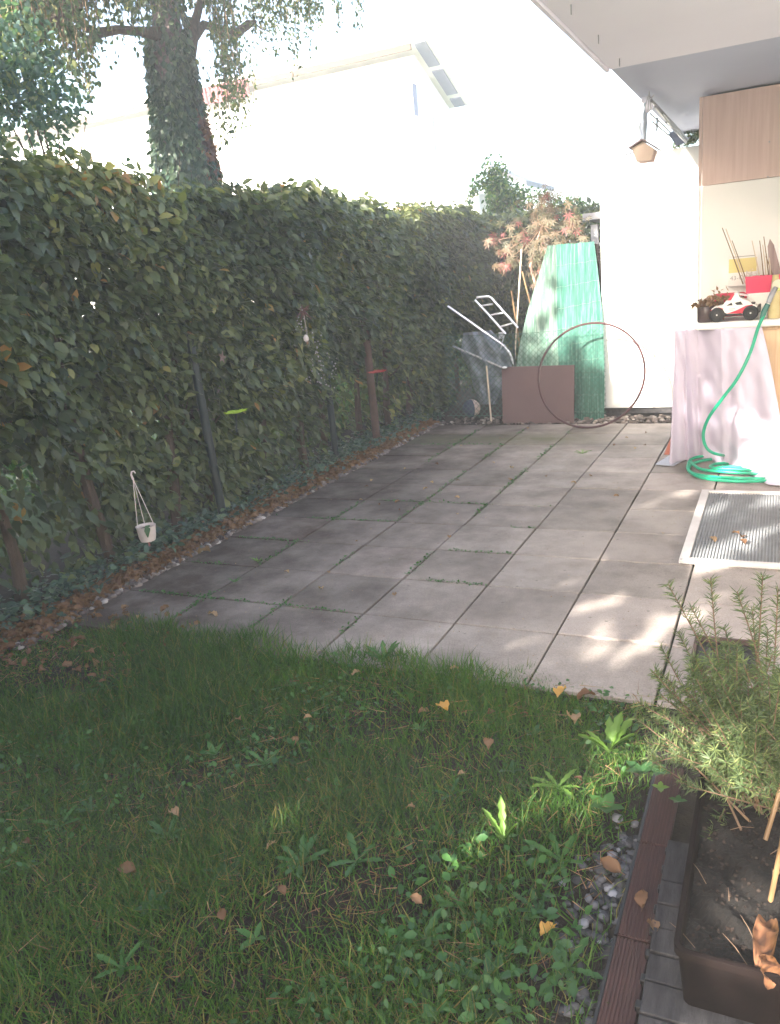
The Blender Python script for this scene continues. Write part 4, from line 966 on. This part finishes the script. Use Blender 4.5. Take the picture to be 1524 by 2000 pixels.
# white crate and magenta planter
xc=on(1492,3.66)
o=thing('white_crate',(xc,3.66,TZ),'plain white box carrying the magenta planter','box'); zc=float(PY(1470,573,3.60)[2])
b=MB(); b.box((xc+.05,3.68,(TZ+zc)/2),(.32,.16,zc-TZ)); b.build('box',mWhiteP,o,bevel=.006)
o=thing('magenta_planter',(xc+.05,3.68,zc),'magenta window box planter filled with bamboo sticks','planter'); zp=float(PY(1470,540,3.60)[2])
h=zp-zc
b=MB()
x0_,x1_=xc-.125,xc+.26
V=[]
for (ex,zz) in((-.008,zc),(0,zp)): V+=[(x0_-ex,3.60-ex,zz),(x1_+ex,3.60-ex,zz),(x1_+ex,3.76+ex,zz),(x0_-ex,3.76+ex,zz)]
for (ex,zz) in((-.01,zp),(-.012,zc+.02)): V+=[(x0_-ex,3.60-ex,zz),(x1_+ex,3.60-ex,zz),(x1_+ex,3.76+ex,zz),(x0_-ex,3.76+ex,zz)]
F=[(3,2,1,0)]
for a_ in(0,4,8):
    for i in range(4): j=(i+1)%4; F.append((a_+i,a_+j,a_+4+j,a_+4+i))
F.append((12,13,14,15)); b.add(V,F); b.build('trough',mPink,o)
MB().box(((x0_+x1_)/2,3.68,zp-.03),(x1_-x0_-.03,.13,.01)).build('soil',mPotSoil,o)
for q,(a,b_) in enumerate((((1452,541),(1411,445)),((1457,541),(1418,447)),((1461,541),(1430,470)),((1486,536),(1469,470)),((1493,536),(1484,470)),((1498,536),(1490,478)),((1503,534),(1492,462)),((1507,534),(1500,480)),((1513,534),(1496,500)))):
    p=PY(*a,3.67); t_=PY(*b_,3.70+.02*(q%3)); p[2]-=.05
    st_=thing('bamboo_stick',p,['longest thin bamboo stick slanting out of the planter','thin bamboo stick beside the longest slanting one','short slanting stick third from the planter\'s end','pale leaning stick in the planter middle','pale stick just beside the middle one','thin straight stick in the planter','dark-tipped tallest upright stick in the planter','thick cane piece upright in the planter','short crossing cane in the planter'][q],'stick','sticks in the magenta planter')
    MB().tube([p,(p+t_)/2+np.array([.002,0,0]),t_],[.0045,.004,.003],6).build('shaft',mTan if q%2 else mCane,st_)
o=thing('driftwood',PY(1510,540,3.72),'rough grey-brown wood piece standing in the magenta planter','wood')
a=[(1503,545),(1500,480),(1504,466),(1512,478),(1518,500),(1530,545)]
b=MB(); b.prism([(PY(*p_,3.72)[0],PY(*p_,3.72)[2]) for p_ in a],3.70,3.74,'y'); b.build('piece',wood('driftwood',(.36,.26,.25),(.18,.12,.12)),o,bevel=.005)
o=thing('label_carton',PY(1455,540,4.0),'pale yellow carton with grey lettering behind the sticks','carton')
a=PY(1424,500,4.0); b_=PY(1478,545,4.0)
MB().box(((a[0]+b_[0])/2,4.0,(a[2]+b_[2])/2-.02),(b_[0]-a[0],.03,a[2]-b_[2]+.04)).build('box',mWhiteP,o,bevel=.002)
MB().box(((a[0]+b_[0])/2,3.983,a[2]-.075),(b_[0]-a[0]-.004,.003,.10)).build('yellow_panel',M('pale_yellow',(.72,.62,.26),(.68,.58,.24)),o)
MB().box(((a[0]+b_[0])/2+.01,3.983,a[2]-.012),(b_[0]-a[0]-.05,.003,.006)).build('stripe',mSteel,o)
def text(body,loc,size,m,parent,name='lettering',rot=(math.pi/2,0,0)):
    cu=bpy.data.curves.new(name+'_font','FONT'); cu.body=body; cu.size=size; cu.extrude=.0006; cu.resolution_u=2; cu.materials.append(m)
    qc=bpy.data.objects.new(name+'_font',cu); me=bpy.data.meshes.new_from_object(qc); bpy.data.objects.remove(qc); q=bpy.data.objects.new(name,me); COL.objects.link(q); q.parent=parent; q.location=Vector([float(c_) for c_ in (np.array(loc)-ORG[parent])]); q.rotation_euler=rot; return q
text('43-C',(a[0]+.012,3.983,b_[2]+.005),.045,mSteel,o)
o=thing('white_flowers',PY(1468,540,3.64),'small pinkish white dried blooms among the planter sticks','flowers'); p=PY(1468,536,3.64)
n=60; P=p+rng.normal(size=(n,3))*[.02,.012,.016]
scatter('petals',*RHOMB,basis(norm(rng.normal(size=(n,3))),norm(rng.normal(size=(n,3))),rng.uniform(.012,.02,n)),P,M('cream_petal',(.7,.6,.56)),None,o,'stuff')
# bottle / spray with yellow knob, holding the hose end
o=thing('yellow_bottle',(on(1512,3.45),3.46,TZ),'straw-coloured bottle standing behind the hose nozzle','bottle'); p=PY(1512,620,3.46)
b=MB(); b.lathe((p[0],3.47,TZ),[(.035,0),(.042,.01),(.04,.10),(.028,.20),(.022,.26),(.02,.29)],16); b.build('body',mYel,o,smooth=True)
c=PY(1519,556,3.44)
b=MB(); b.lathe((c[0],3.45,c[2]),[(.006,-.02),(.033,-.016),(.037,0),(.033,.016),(.006,.02)],18,'y'); b.build('cap',M('pale_knob',(.68,.62,.5),(.6,.54,.4)),o,smooth=True)
b=MB(); b.box((c[0]+.012,3.43,c[2]-.03),(.04,.03,.02)); b.build('clip',M('lime_clip',(.6,.62,.2)),o,bevel=.005)
# hose
hs_=thing('garden_hose',G(1400,915,0),'bright green garden hose falling from the sideboard into a floor coil','hose')
A=lambda px,py,Y:PY(px,py,Y)
path=[A(1494,612,3.30),A(1481,640,3.26),A(1465,690,3.20),A(1440,740,3.16),A(1410,780,3.16),A(1385,815,3.20)]
gp=lambda px,py,z=.02:G(px,py,z)
p1=A(1374,845,3.28); p2=A(1377,868,3.36); 
coil=[p1,p2,A(1388,882,3.46),A(1410,889,3.6),gp(1440,891,.03),gp(1470,900,.03),gp(1440,893,.035),gp(1395,896,.02),gp(1360,903),gp(1346,913),gp(1350,924),gp(1375,934),gp(1420,939),gp(1470,940),gp(1540,938)]
def smooth_path(P,k=6):
    P=[np.array(p) for p in P]; out=[]
    for i in range(len(P)-1):
        a=P[max(i-1,0)];b=P[i];c=P[i+1];d=P[min(i+2,len(P)-1)]
        for j in range(k):
            t=j/k; out.append(.5*((2*b)+(-a+c)*t+(2*a-5*b+4*c-d)*t*t+(-a+3*b-3*c+d)*t**3))
    out.append(P[-1]); return out
MB().tube(smooth_path(path+coil),.0115,10).build('tube',mHose,hs_,smooth=True)
for loop,zz in(([gp(1345,905,.02),gp(1352,896,.03),gp(1380,890,.04),gp(1430,888,.045),gp(1475,893,.04)],0),
               ([gp(1345,905,.02),gp(1344,916,.02),gp(1358,926,.02),gp(1400,932,.02),gp(1450,934,.03),gp(1530,936,.02)],0),
               ([gp(1350,902,.035),gp(1368,916,.03),gp(1410,921,.035),gp(1470,925,.03),gp(1530,930,.02)],0),
               ([gp(1470,905,.03),gp(1410,905,.04),gp(1388,910,.045),gp(1400,915,.045),gp(1450,917,.045),gp(1530,926,.02)],0),
               ([gp(1400,913,.05),gp(1440,912,.055),gp(1480,918,.04),gp(1530,928,.03)],0)):
    MB().tube(smooth_path(loop),.0115,10).build('coil_loop',mHose,hs_,smooth=True)
MB().tube([A(1488,622,3.29),A(1492,610,3.30),A(1500,594,3.31)],[.014,.019,.018],10).build('connector',mHoseD,hs_,smooth=True)
MB().tube([A(1499,596,3.31),A(1502,592,3.31)],[.012,.012],10).build('ring',mWhiteP,hs_,smooth=True)
MB().tube([A(1501,592,3.31),A(1508,575,3.33),A(1515,562,3.36)],[.015,.018,.016],10).build('nozzle',mSteel,hs_,smooth=True)

# screen frame lying on slabs
sf=thing('screen_frame',(.4,2.2,0),'pale metal framed wire screen lying flat on the slabs','screen')
fx0,fx1,fy0,fy1=-.075,.95,1.50,2.93; fw=.05
for nm,cx_,cy_,dx_,dy_ in(('a',fx0+fw/2,(fy0+fy1)/2,fw,fy1-fy0),('b',fx1-fw/2,(fy0+fy1)/2,fw,fy1-fy0),('c',(fx0+fx1)/2,fy0+.02,fx1-fx0-2*fw,.038),('d',(fx0+fx1)/2,fy1-.02,fx1-fx0-2*fw,.038)):
    MB().box((cx_,cy_,.018),(dx_,dy_,.026)).build('frame_bar',mTileFrame,sf,bevel=.004)
b=MB(); x=fx0+fw
while x<fx1-fw: b.box((x,(fy0+fy1)/2,.018),(.0055,fy1-fy0-.05,.007)); x+=.0165
y=fy0+.04
while y<fy1-.03: b.box(((fx0+fx1)/2,y,.0125),(fx1-fx0-2*fw,.005,.004)); y+=.0165
b.build('wire_grid',mGrate,sf,kind='stuff')
# drain tray
dt=thing('drain_box',(.21,.43,0),'open dark drain box with rusty rim set at the slab edge','drain')
dx0,dx1,dy0,dy1=.10,.34,.28,.56
for cx_,cy_,w_,d_ in(((dx0+dx1)/2,dy0,dx1-dx0,.012),((dx0+dx1)/2,dy1,dx1-dx0,.012),(dx0,(dy0+dy1)/2,.012,dy1-dy0-.013),(dx1,(dy0+dy1)/2,.012,dy1-dy0-.013)):
    MB().box((cx_,cy_,.016),(w_,d_,.03)).build('rim',M('rusty_rim',(.10,.055,.045),(.05,.03,.025),30),dt)
MB().box(((dx0+dx1)/2,(dy0+dy1)/2,.005),(dx1-dx0-.013,dy1-dy0-.013,.006)).build('base',mPlBlack,dt)

# ================================================================ PLANK EDGING, SLATS, PLANTER
for k,(ya,yb) in enumerate(((-.83,-.44),(-1.19,-.835),(-1.56,-1.195),(-1.95,-1.565))):
    o=thing('edging_plank',(.11,(ya+yb)/2,.0),['brown grooved plank segment reaching under the rosemary','brown grooved plank segment with the orange leaf','third brown grooved plank segment from the rosemary','brown grooved plank segment cut by the photo edge'][k],'plank','brown grooved edging planks')
    MB().box((.108,(ya+yb)/2,.012),(.078,yb-ya-.004,.024),ch=.002).build('core',mWPC,o)
    for q in range(9):
        MB().box((.073+q*.00875,(ya+yb)/2,.0255),(.0052,yb-ya-.006,.003)).build('rib',mWPC,o)
    MB().box((.064,(ya+yb)/2,.008),(.008,yb-ya,.03)).build('black_edge',mPlBlack,o)
ys=[-.83,-1.0,-1.085,-1.165,-1.245,-1.33,-1.42,-1.50]
dt_=thing('deck_tile',(.25,-1.2,0),'weathered grey wooden deck tile on black plastic under the brown planter','deck tile')
for k in range(7):
    y0_,y1_=ys[k+1],ys[k]
    MB().box((.152+.14+k*.0015,(y0_+y1_)/2,.045+.002*(k%2)),(.29,abs(y1_-y0_)-(.009 if k in(0,4) else .005),.02),rot=(0,0,.01),ch=.002).build('slat',mGreyWood,dt_)
MB().box((.30,-1.16,.016),(.27,.66,.03)).build('plastic_base',mPlBlack,dt_)
for k in range(9): MB().box((.150,-.86-k*.075,.03),(.018,.022,.02)).build('lug',mPlBlack,dt_,bevel=.003)
# planter
px0,px1,py0,py1,pz0,pz1=.222,.52,-1.385,-.56,.058,.215
pt=thing('plant_trough',((px0+px1)/2,(py0+py1)/2,pz0),'long brown plastic trough holding soil and the rosemary','planter')
def rr(x0,x1,y0,y1,r,z,n=4):
    P=[]
    for cx_,cy_,a0_ in((x1-r,y1-r,0),(x0+r,y1-r,90),(x0+r,y0+r,180),(x1-r,y0+r,270)):
        for k in range(n+1): a=math.radians(a0_+90*k/n); P.append((cx_+r*math.cos(a),cy_+r*math.sin(a),z))
    return P
b=MB(); rings=[rr(px0+.016,px1-.016,py0+.016,py1-.016,.02,pz0),rr(px0+.004,px1-.004,py0+.004,py1-.004,.025,pz1-.022),rr(px0-.003,px1+.003,py0-.003,py1+.003,.028,pz1-.02),rr(px0-.003,px1+.003,py0-.003,py1+.003,.028,pz1-.002),rr(px0+.000,px1-.00,py0+.00,py1-.00,.026,pz1),rr(px0+.009,px1-.009,py0+.009,py1-.009,.022,pz1-.001),rr(px0+.015,px1-.015,py0+.015,py1-.015,.02,pz1-.10)]
nr=len(rings[0]); V=[p for r_ in rings for p in r_]; F=[tuple(range(nr-1,-1,-1))]
for k in range(len(rings)-1):
    for i in range(nr): j=(i+1)%nr; F.append((k*nr+i,k*nr+j,(k+1)*nr+j,(k+1)*nr+i))
b.add(V,F); b.build('trough',mPlBrown,pt,smooth=True)
b=MB(); b.grid(lambda u,v:(px0+.014+(px1-px0-.028)*u,py0+.014+(py1-py0-.028)*v,pz1-.05+.008*math.sin(u*9+v*23)+.007*math.sin(v*51+u*13)+random.uniform(-.003,.003)),40,90); b.build('soil',mPotSoil,pt,smooth=True)
n=900; P=np.stack([rng.uniform(px0+.02,px1-.02,n),rng.uniform(py0+.02,py1-.02,n),np.full(n,pz1-.044)],1)
scatter('bark_chips',*RHOMB,basis(norm(rng.normal(size=(n,3))*[1,1,.3]),norm(rng.normal(size=(n,3))*.5+[0,0,1]),rng.uniform(.004,.014,n)),P,M('bark_chip',(.05,.035,.028),(.015,.011,.009),200,1,0,spec=.1),None,pt,'stuff')
for k in range(14):
    a=np.array([random.uniform(px0+.03,px1-.03),random.uniform(py0+.04,py1-.25),pz1-.038]); an=random.uniform(0,3.1); L=random.uniform(.03,.09); d_=np.array([math.cos(an),math.sin(an),.15])*L
    o=thing('dry_twig',a,'thin dry grey twig lying on the trough soil','twig','dry twigs on the planter soil'); MB().tube([a,a+d_*.5+np.array([0,0,.006]),a+d_],[.0011,.0009,.0005],4).build('shaft',mTwig,o)
# bamboo stake in planter
p=G(1505,1760,.16); q=PX(1545,1560,p[0]+.03); o=thing('bamboo_stake',p,'sunlit bamboo stake leaning in the brown trough','cane'); MB().tube([p,(p+q)/2,q],[.006,.006,.006],8).build('shaft',mCane,o,smooth=True)
for f in(.3,.75):
    c=p*(1-f)+q*f; d_=(q-p)/np.linalg.norm(q-p)*.003; MB().tube([c-d_,c+d_],.0072,8).build('node',mCane,o,smooth=True)
p=G(1495,1640,.17); q=G(1528,1530,.30); o=thing('bamboo_stake',p,'upper short bamboo stub beside the rosemary roots','cane'); MB().tube([p,q],[.006,.006],8).build('shaft',mCane,o,smooth=True)
# big curled leaf on the rim
mCurl=leafmat('curled_leaf',[(0,(.06,.03,.02)),(.35,(.20,.09,.045)),(1,(.32,.15,.075))],.3,.8)
def curl(px0_,py0_,px1_,py1_,w_,z0_,z1_,label,name='curled_leaf'):
    a=G(px0_,py0_,z0_); e=G(px1_,py1_,z1_); b=MB(); ax=e-a; L=np.linalg.norm(ax); ax/=L; s=norm(np.cross(ax,[0,0,1.])); up=np.cross(s,ax)
    def fn(u,v):
        ww=w_*math.sin(math.pi*min(.98,.06+v*.9))**.7; th=(u-.5)*3.0
        p=a+ax*L*v+s*ww*math.sin(th)+up*(ww*(1-math.cos(th))*.9+.008*math.sin(v*14+u*5)+.018*math.sin(v*4)); return p
    b.grid(fn,8,14); o=b.build(name,mCurl,None,smooth=True,origin=a); me=o.data; at=me.attributes.new('rnd','FLOAT','POINT'); at.data.foreach_set('value',rng.random(len(me.vertices)).astype(np.float32)); tag(o,label,'leaf'); return o
curl(1503,1800,1485,1895,.024,.21,.215,'orange-brown curled leaf hanging over the trough rim','fallen_leaf')
curl(1488,1865,1508,1930,.020,.225,.19,'lower folded half-rotten leaf on the trough corner','fallen_leaf')

# rosemary
rb=thing('rosemary',(.38,-.66,pz1-.05),'big rosemary bush with upright needle sprigs in the brown trough','shrub')
NP=[];ND=[];tips=[(1305,1140),(1388,1128),(1440,1155),(1490,1125),(1350,1185),(1470,1190),(1520,1150),(1415,1225),(1325,1235),(1500,1230),(1290,1260),(1250,1375),(1265,1450),(1350,1390),(1380,1640),(1240,1400)]
base0=np.array([.37,-.68,pz1-.05])
def sprig(tip,r0=.0045,name='stem',dens=400,b0=None):
    bs=base0+np.array([random.gauss(0,.035),random.gauss(0,.05),0]) if b0 is None else b0
    tip=np.array(tip); mid=(bs+tip)/2+np.array([random.gauss(0,.02),random.gauss(0,.02),random.uniform(-.02,.03)])
    pts=smooth_path([bs,mid,tip],6); 
    MB().tube(pts,np.linspace(r0,.0012,len(pts)),5,cap=False).build(name,mTwig,rb,smooth=True)
    L=np.linalg.norm(tip-bs)
    for k in range(int(L*dens)):
        f=.22+.78*random.random()**.8; i=min(int(f*(len(pts)-1)),len(pts)-2); g_=f*(len(pts)-1)-i; p=pts[i]*(1-g_)+pts[i+1]*g_
        ax=norm(pts[i+1]-pts[i]); rd=norm(np.cross(ax,rng.normal(size=3))); NP.append(p); ND.append(norm(rd+ax*random.uniform(.2,.9)))
for i,(px,py) in enumerate(tips):
    yy_=-.62+random.uniform(-.10,.16); 
    if py>1350: yy_=-.78
    if py>1600: yy_=-.95
    sprig(PY(px,py,yy_),.004)
for k in range(135):
    px=random.gauss(1420,85); py=random.uniform(1255,1470)+.25*abs(px-1430); px=max(px,1265+max(0,(1400-py))*.12); sprig(PY(px,py,-.74+random.uniform(-.22,.22)),.0035)
for k in range(38):
    px=random.gauss(1440,60); py=random.uniform(1440,1540); sprig(PY(px,py,-.84+random.uniform(-.12,.10)),.003)
NP=np.array(NP);ND=np.array(ND);n=len(NP)
NEED=([(-.5,0,0),(.5,0,0),(-.5,.6,.05),(.5,.6,.05),(0,1,0)],[(0,1,3),(0,3,2),(2,3,4)])
nzv=norm(rng.normal(size=(n,3))); x_=norm(np.cross(ND,nzv)); n2=np.cross(x_,ND); ln=rng.uniform(.018,.036,n)
scatter('needles',*NEED,np.stack([x_*.0022,ND*ln[:,None],n2*ln[:,None]],axis=2),NP,mRos,None,rb,'stuff')
# little round leaved plants squeezed between plank and trough
for px,py,s,v,lb in((1285,1515,.045,0,'dark round-leaved plant squeezed between rosemary and plank'),(1290,1545,.03,4,'yellow-green leaf sprout at the plank\'s upper end'),(1325,1570,.032,1,'grey-green round leaf beside the trough wall')):
    weed(px,py,s,4,lb,.4,v,1.8,'round-leaved plants beside the trough',.05)

# ================================================================ hung under the soffit
LY=3.5
mFeed=M('feeder_wood',(.50,.40,.34),(.44,.34,.28),8,.7,.1)
c=PY(1258,287,LY); lt=thing('wooden_feeder',c,'five-sided wooden bird feeder hanging by wires from the balcony','bird feeder')
pts=[PY(x_,y_,LY) for x_,y_ in((1233,288),(1240,310),(1246,318),(1272,313),(1279,292),(1262,268),(1256,272))]
poly=[(p[0],p[2]) for p in(PY(1234,290,LY),PY(1244,316,LY),PY(1272,313,LY),PY(1279,291,LY),PY(1256,276,LY))]
b=MB(); b.prism(poly,LY-.01,LY+.005,'y'); b.build('front_board',mFeed,lt,bevel=.002)
b=MB(); b.prism([(x_*1.0,z_) for x_,z_ in poly],LY+.13,LY+.145,'y'); b.build('back_board',mBeech,lt)
def plk(a,b_,y0_,y1_,t,m,name,par):
    a=PY(*a,LY);b_=PY(*b_,LY); d_=norm(np.array([b_[0]-a[0],0,b_[2]-a[2]])); nrm=np.array([-d_[2],0,d_[0]]); 
    if nrm[2]<0: nrm=-nrm
    V=[]
    for yy_ in(y0_,y1_):
        for q,s in((a,0),(b_,0),(b_,1),(a,1)): V.append((q[0]+nrm[0]*t*s,yy_,q[2]+nrm[2]*t*s))
    MB().add(V,[(3,2,1,0),(4,5,6,7),(0,1,5,4),(1,2,6,5),(2,3,7,6),(3,0,4,7)]).build(name,m,par)
mRoofF=M('dark_roof_board',(.2,.15,.16),(.14,.1,.11))
plk((1230,291),(1256,274),LY-.04,LY+.17,.008,mRoofF,'roof_board',lt); plk((1256,274),(1284,291),LY-.04,LY+.17,.008,mRoofF,'roof_board',lt)
top_=PY(1268,180,LY); top_[2]=SZ
for px_,py_ in((1240,275),(1262,270),(1281,285)):
    MB().tube([PY(px_,py_+6,LY),(top_[0],LY,SZ-.01)],.0022,5).build('wire',mSteel,lt)
MB().tube([(top_[0],LY,SZ),(top_[0],LY,SZ-.03),(top_[0]+.015,LY,SZ-.045),(top_[0]+.03,LY,SZ-.03)],.004,6).build('hook',mSteel,lt)
MB().tube([PY(1238,298,LY),PY(1220,303,LY)],.004,5).build('perch',mTwig,lt)
# folded airer hung under the far soffit
ay=4.2
ar_=thing('folded_airer',(-.45,4.6,SZ-.2),'folded grey drying rack hung slanting under the far soffit','drying rack')
for k,(a,b_,ya,yb) in enumerate((((1272,196),(1343,272),3.55,5.1),((1280,208),(1340,278),3.6,5.1),((1275,238),(1325,280),3.7,4.9),((1287,236),(1318,268),3.7,4.8),((1270,222),(1300,248),3.6,4.4),((1296,222),(1330,262),3.8,4.9))):
    MB().tube([PY(*a,ya),PY(*b_,yb)],.010 if k<2 else .006,7).build('rail',mSteel,ar_,smooth=True)
for a,b_,Y in(((1284,230),(1283,255),3.8),((1318,286),(1348,268),5.0),((1300,240),(1306,236),4.1),((1322,262),(1338,272),4.9)):
    MB().tube([PY(*a,Y),PY(*b_,Y+.1)],.007,6).build('crossbar',mSteel,ar_,smooth=True)
b=MB(); V=[PY(1306,262,4.4),PY(1322,284,4.6),PY(1338,279,4.9),PY(1314,256,4.5)]; b.add(V,[(0,1,2,3)]); solid(b.build('flap',mEave,ar_),.006)
o=thing('rolled_sheet',(PY(1258,240,3.9)[0],3.9,SZ-.3),'pale blue-grey rolled plastic sheet hanging beside the feeder wires','sheet')
def rf(u,v):
    l=[(1251,205),(1247,225),(1245,250),(1244,270),(1243,284)]; r=[(1268,195),(1264,225),(1263,250),(1262,275),(1264,290)]
    f=(1-v)*4; i=min(int(f),3); g_=f-i; q=(np.array(l[i])*(1-g_)+np.array(l[i+1])*g_)*(1-u)+(np.array(r[i])*(1-g_)+np.array(r[i+1])*g_)*u
    return PY(q[0],q[1],3.6-.05*math.sin(u*math.pi)+.012*math.sin(u*12+v*5))
b=MB(); b.grid(rf,12,14); solid(b.build('sheet',M('pale_blue_plastic',(.46,.52,.62),(.40,.46,.55),6,.3),o,smooth=True),.003)
MB().lathe(PY(1262,193,3.6)-np.array([0,0,.04]),[(.02,-.05),(.045,-.03),(.05,.02),(.03,.05)],14).build('roll_end',mSoffA,o,smooth=True)
# greenery on the board top
o=thing('dry_sprigs',PY(1345,280,5.9),'dry pale sprigs stored on top of the white boards','sprigs')
n=420; c=PY(1345,281,5.9); P=c+np.stack([rng.uniform(-.14,.12,n),rng.uniform(-.05,.25,n),np.abs(rng.normal(0,.045,n))],1)
P[:,2]+=.12*(P[:,0]-c[0]+.1)
scatter('sprays',*LEAF,basis(norm(rng.normal(size=(n,3))+[.2,0,.6]),norm(rng.normal(size=(n,3))),rng.uniform(.02,.04,n)*.6,rng.uniform(.04,.08,n)),P,mRos,None,o,'stuff')

# ================================================================ trees behind the camera that shade the garden
sdir=np.array(SD)
def crown_top(x): return np.interp(x,[-14,-9,-6.2,-5.15,-4.75,-3.75,-3.0,-2.0,-1.15,-.95,2,4],[7.6,7.6,7.3,7.0,5.4,7.6,7.8,7.8,5.0,0,0,0])
YC=-6.
n=50000
P=np.stack([rng.uniform(-14,-.8,n),YC+rng.normal(0,.4,n),rng.random(n)*8.2],1)
P=P[~((P[:,0]>-3.75)&(P[:,0]<-2.35)&(P[:,2]>4.75)&(P[:,2]<5.45))]
P=P[P[:,2]<crown_top(P[:,0])-.25+.35*vnoise(P,2.4,81)+.15*vnoise(P,7,82)]
gaps=[]
for (px,py,r) in ((1305,1232,.05),(1120,1197,.03),(1255,1010,.016),(1290,985,.02),(1470,990,.05),(1395,1000,.03),(1425,1068,.025),(1500,1045,.03),(1376,1105,.03),(1250,1165,.013),(1240,1240,.02),(1190,1310,.016),(1500,1150,.02)):
    gaps.append((G(px,py),r))
for (px,py,z,r) in ((1490,1850,.22,.03),(1415,1915,.14,.014),(1440,1590,.17,.022),(1515,1700,.25,.02),(1400,1480,.45,.025),(1345,1385,.5,.018),(1262,1400,.5,.016),(1265,1940,.05,.014),(1030,1560,.03,.03),(1100,1540,.04,.04),(985,1640,.05,.025),(1190,1470,.1,.05),(1130,1500,.06,.03),(1240,1450,.1,.02),(775,1895,.0,.02)):
    gaps.append((G(px,py,z),r))
keep=np.ones(len(P),bool)
for g_,r in gaps:
    d=P-g_; t=d@sdir; perp=np.linalg.norm(d-t[:,None]*sdir,axis=1); keep&=(perp>r+.085)|(t<2)
P=P[keep]
def blob(n,x0,x1,y0,y1,z0,z1,sd,th_=-.2):
    Q=np.stack([rng.uniform(x0,x1,n),rng.uniform(y0,y1,n),rng.uniform(z0,z1,n)],1); return Q[vnoise(Q,2.2,sd)>th_]
P=np.vstack([P,blob(7500,-8,-2.9,-5.5,-2.9,3.3,4.9,91)]); n=len(P)  # unseen overhang of leaves added to hold sky light off the lawn
th=[]
for k,(x0_,x1_,lb) in enumerate(((-14,-9.5,'large leafy tree shading the lawn, farthest from the house'),(-9.5,-4.4,'tall leafy tree shading the hedge and lawn'),(-4.4,3.5,'leafy tree nearest the house, letting sun flecks through'))):
    m_=(P[:,0]>=x0_)&(P[:,0]<x1_); q=P[m_]; xm=(x0_+x1_)/2
    o=thing('shade_tree',(xm,YC,0),lb,'tree','trees shading the garden'); 
    MB().tube([(xm,YC,-.05),(xm+.05,YC,2),(xm-.05,YC,4)],[.2,.15,.08],9).build('trunk',mBark,o,smooth=True)
    kk=len(q); scatter('crown',*RHOMB,basis(norm(rng.normal(size=(kk,3))),norm(rng.normal(size=(kk,3))*.5+sdir),rng.uniform(.16,.24,kk)),q,mHedge,rng.random(kk)*.7,o,'stuff')

VEIL_HAZE=True
if VEIL_HAZE:
    b=MB(); b.box((-8,8,3.4),(48,48,9.2)); hz=b.build('veil_haze',mFar,None); hz['kind']='stuff'  # thin scattering air added to imitate the milky lens glare
    hm=bpy.data.materials.new('veil_haze_air'); hm.use_nodes=True; hn=hm.node_tree.nodes; hl=hm.node_tree.links
    hn.remove(hn['Principled BSDF']); pv=hn.new('ShaderNodeVolumePrincipled'); pv.inputs['Color'].default_value=(.95,.96,1,1); pv.inputs['Density'].default_value=.0065; pv.inputs['Anisotropy'].default_value=0
    hl.new(pv.outputs[0],hn['Material Output'].inputs['Volume']); hz.data.materials[0]=hm
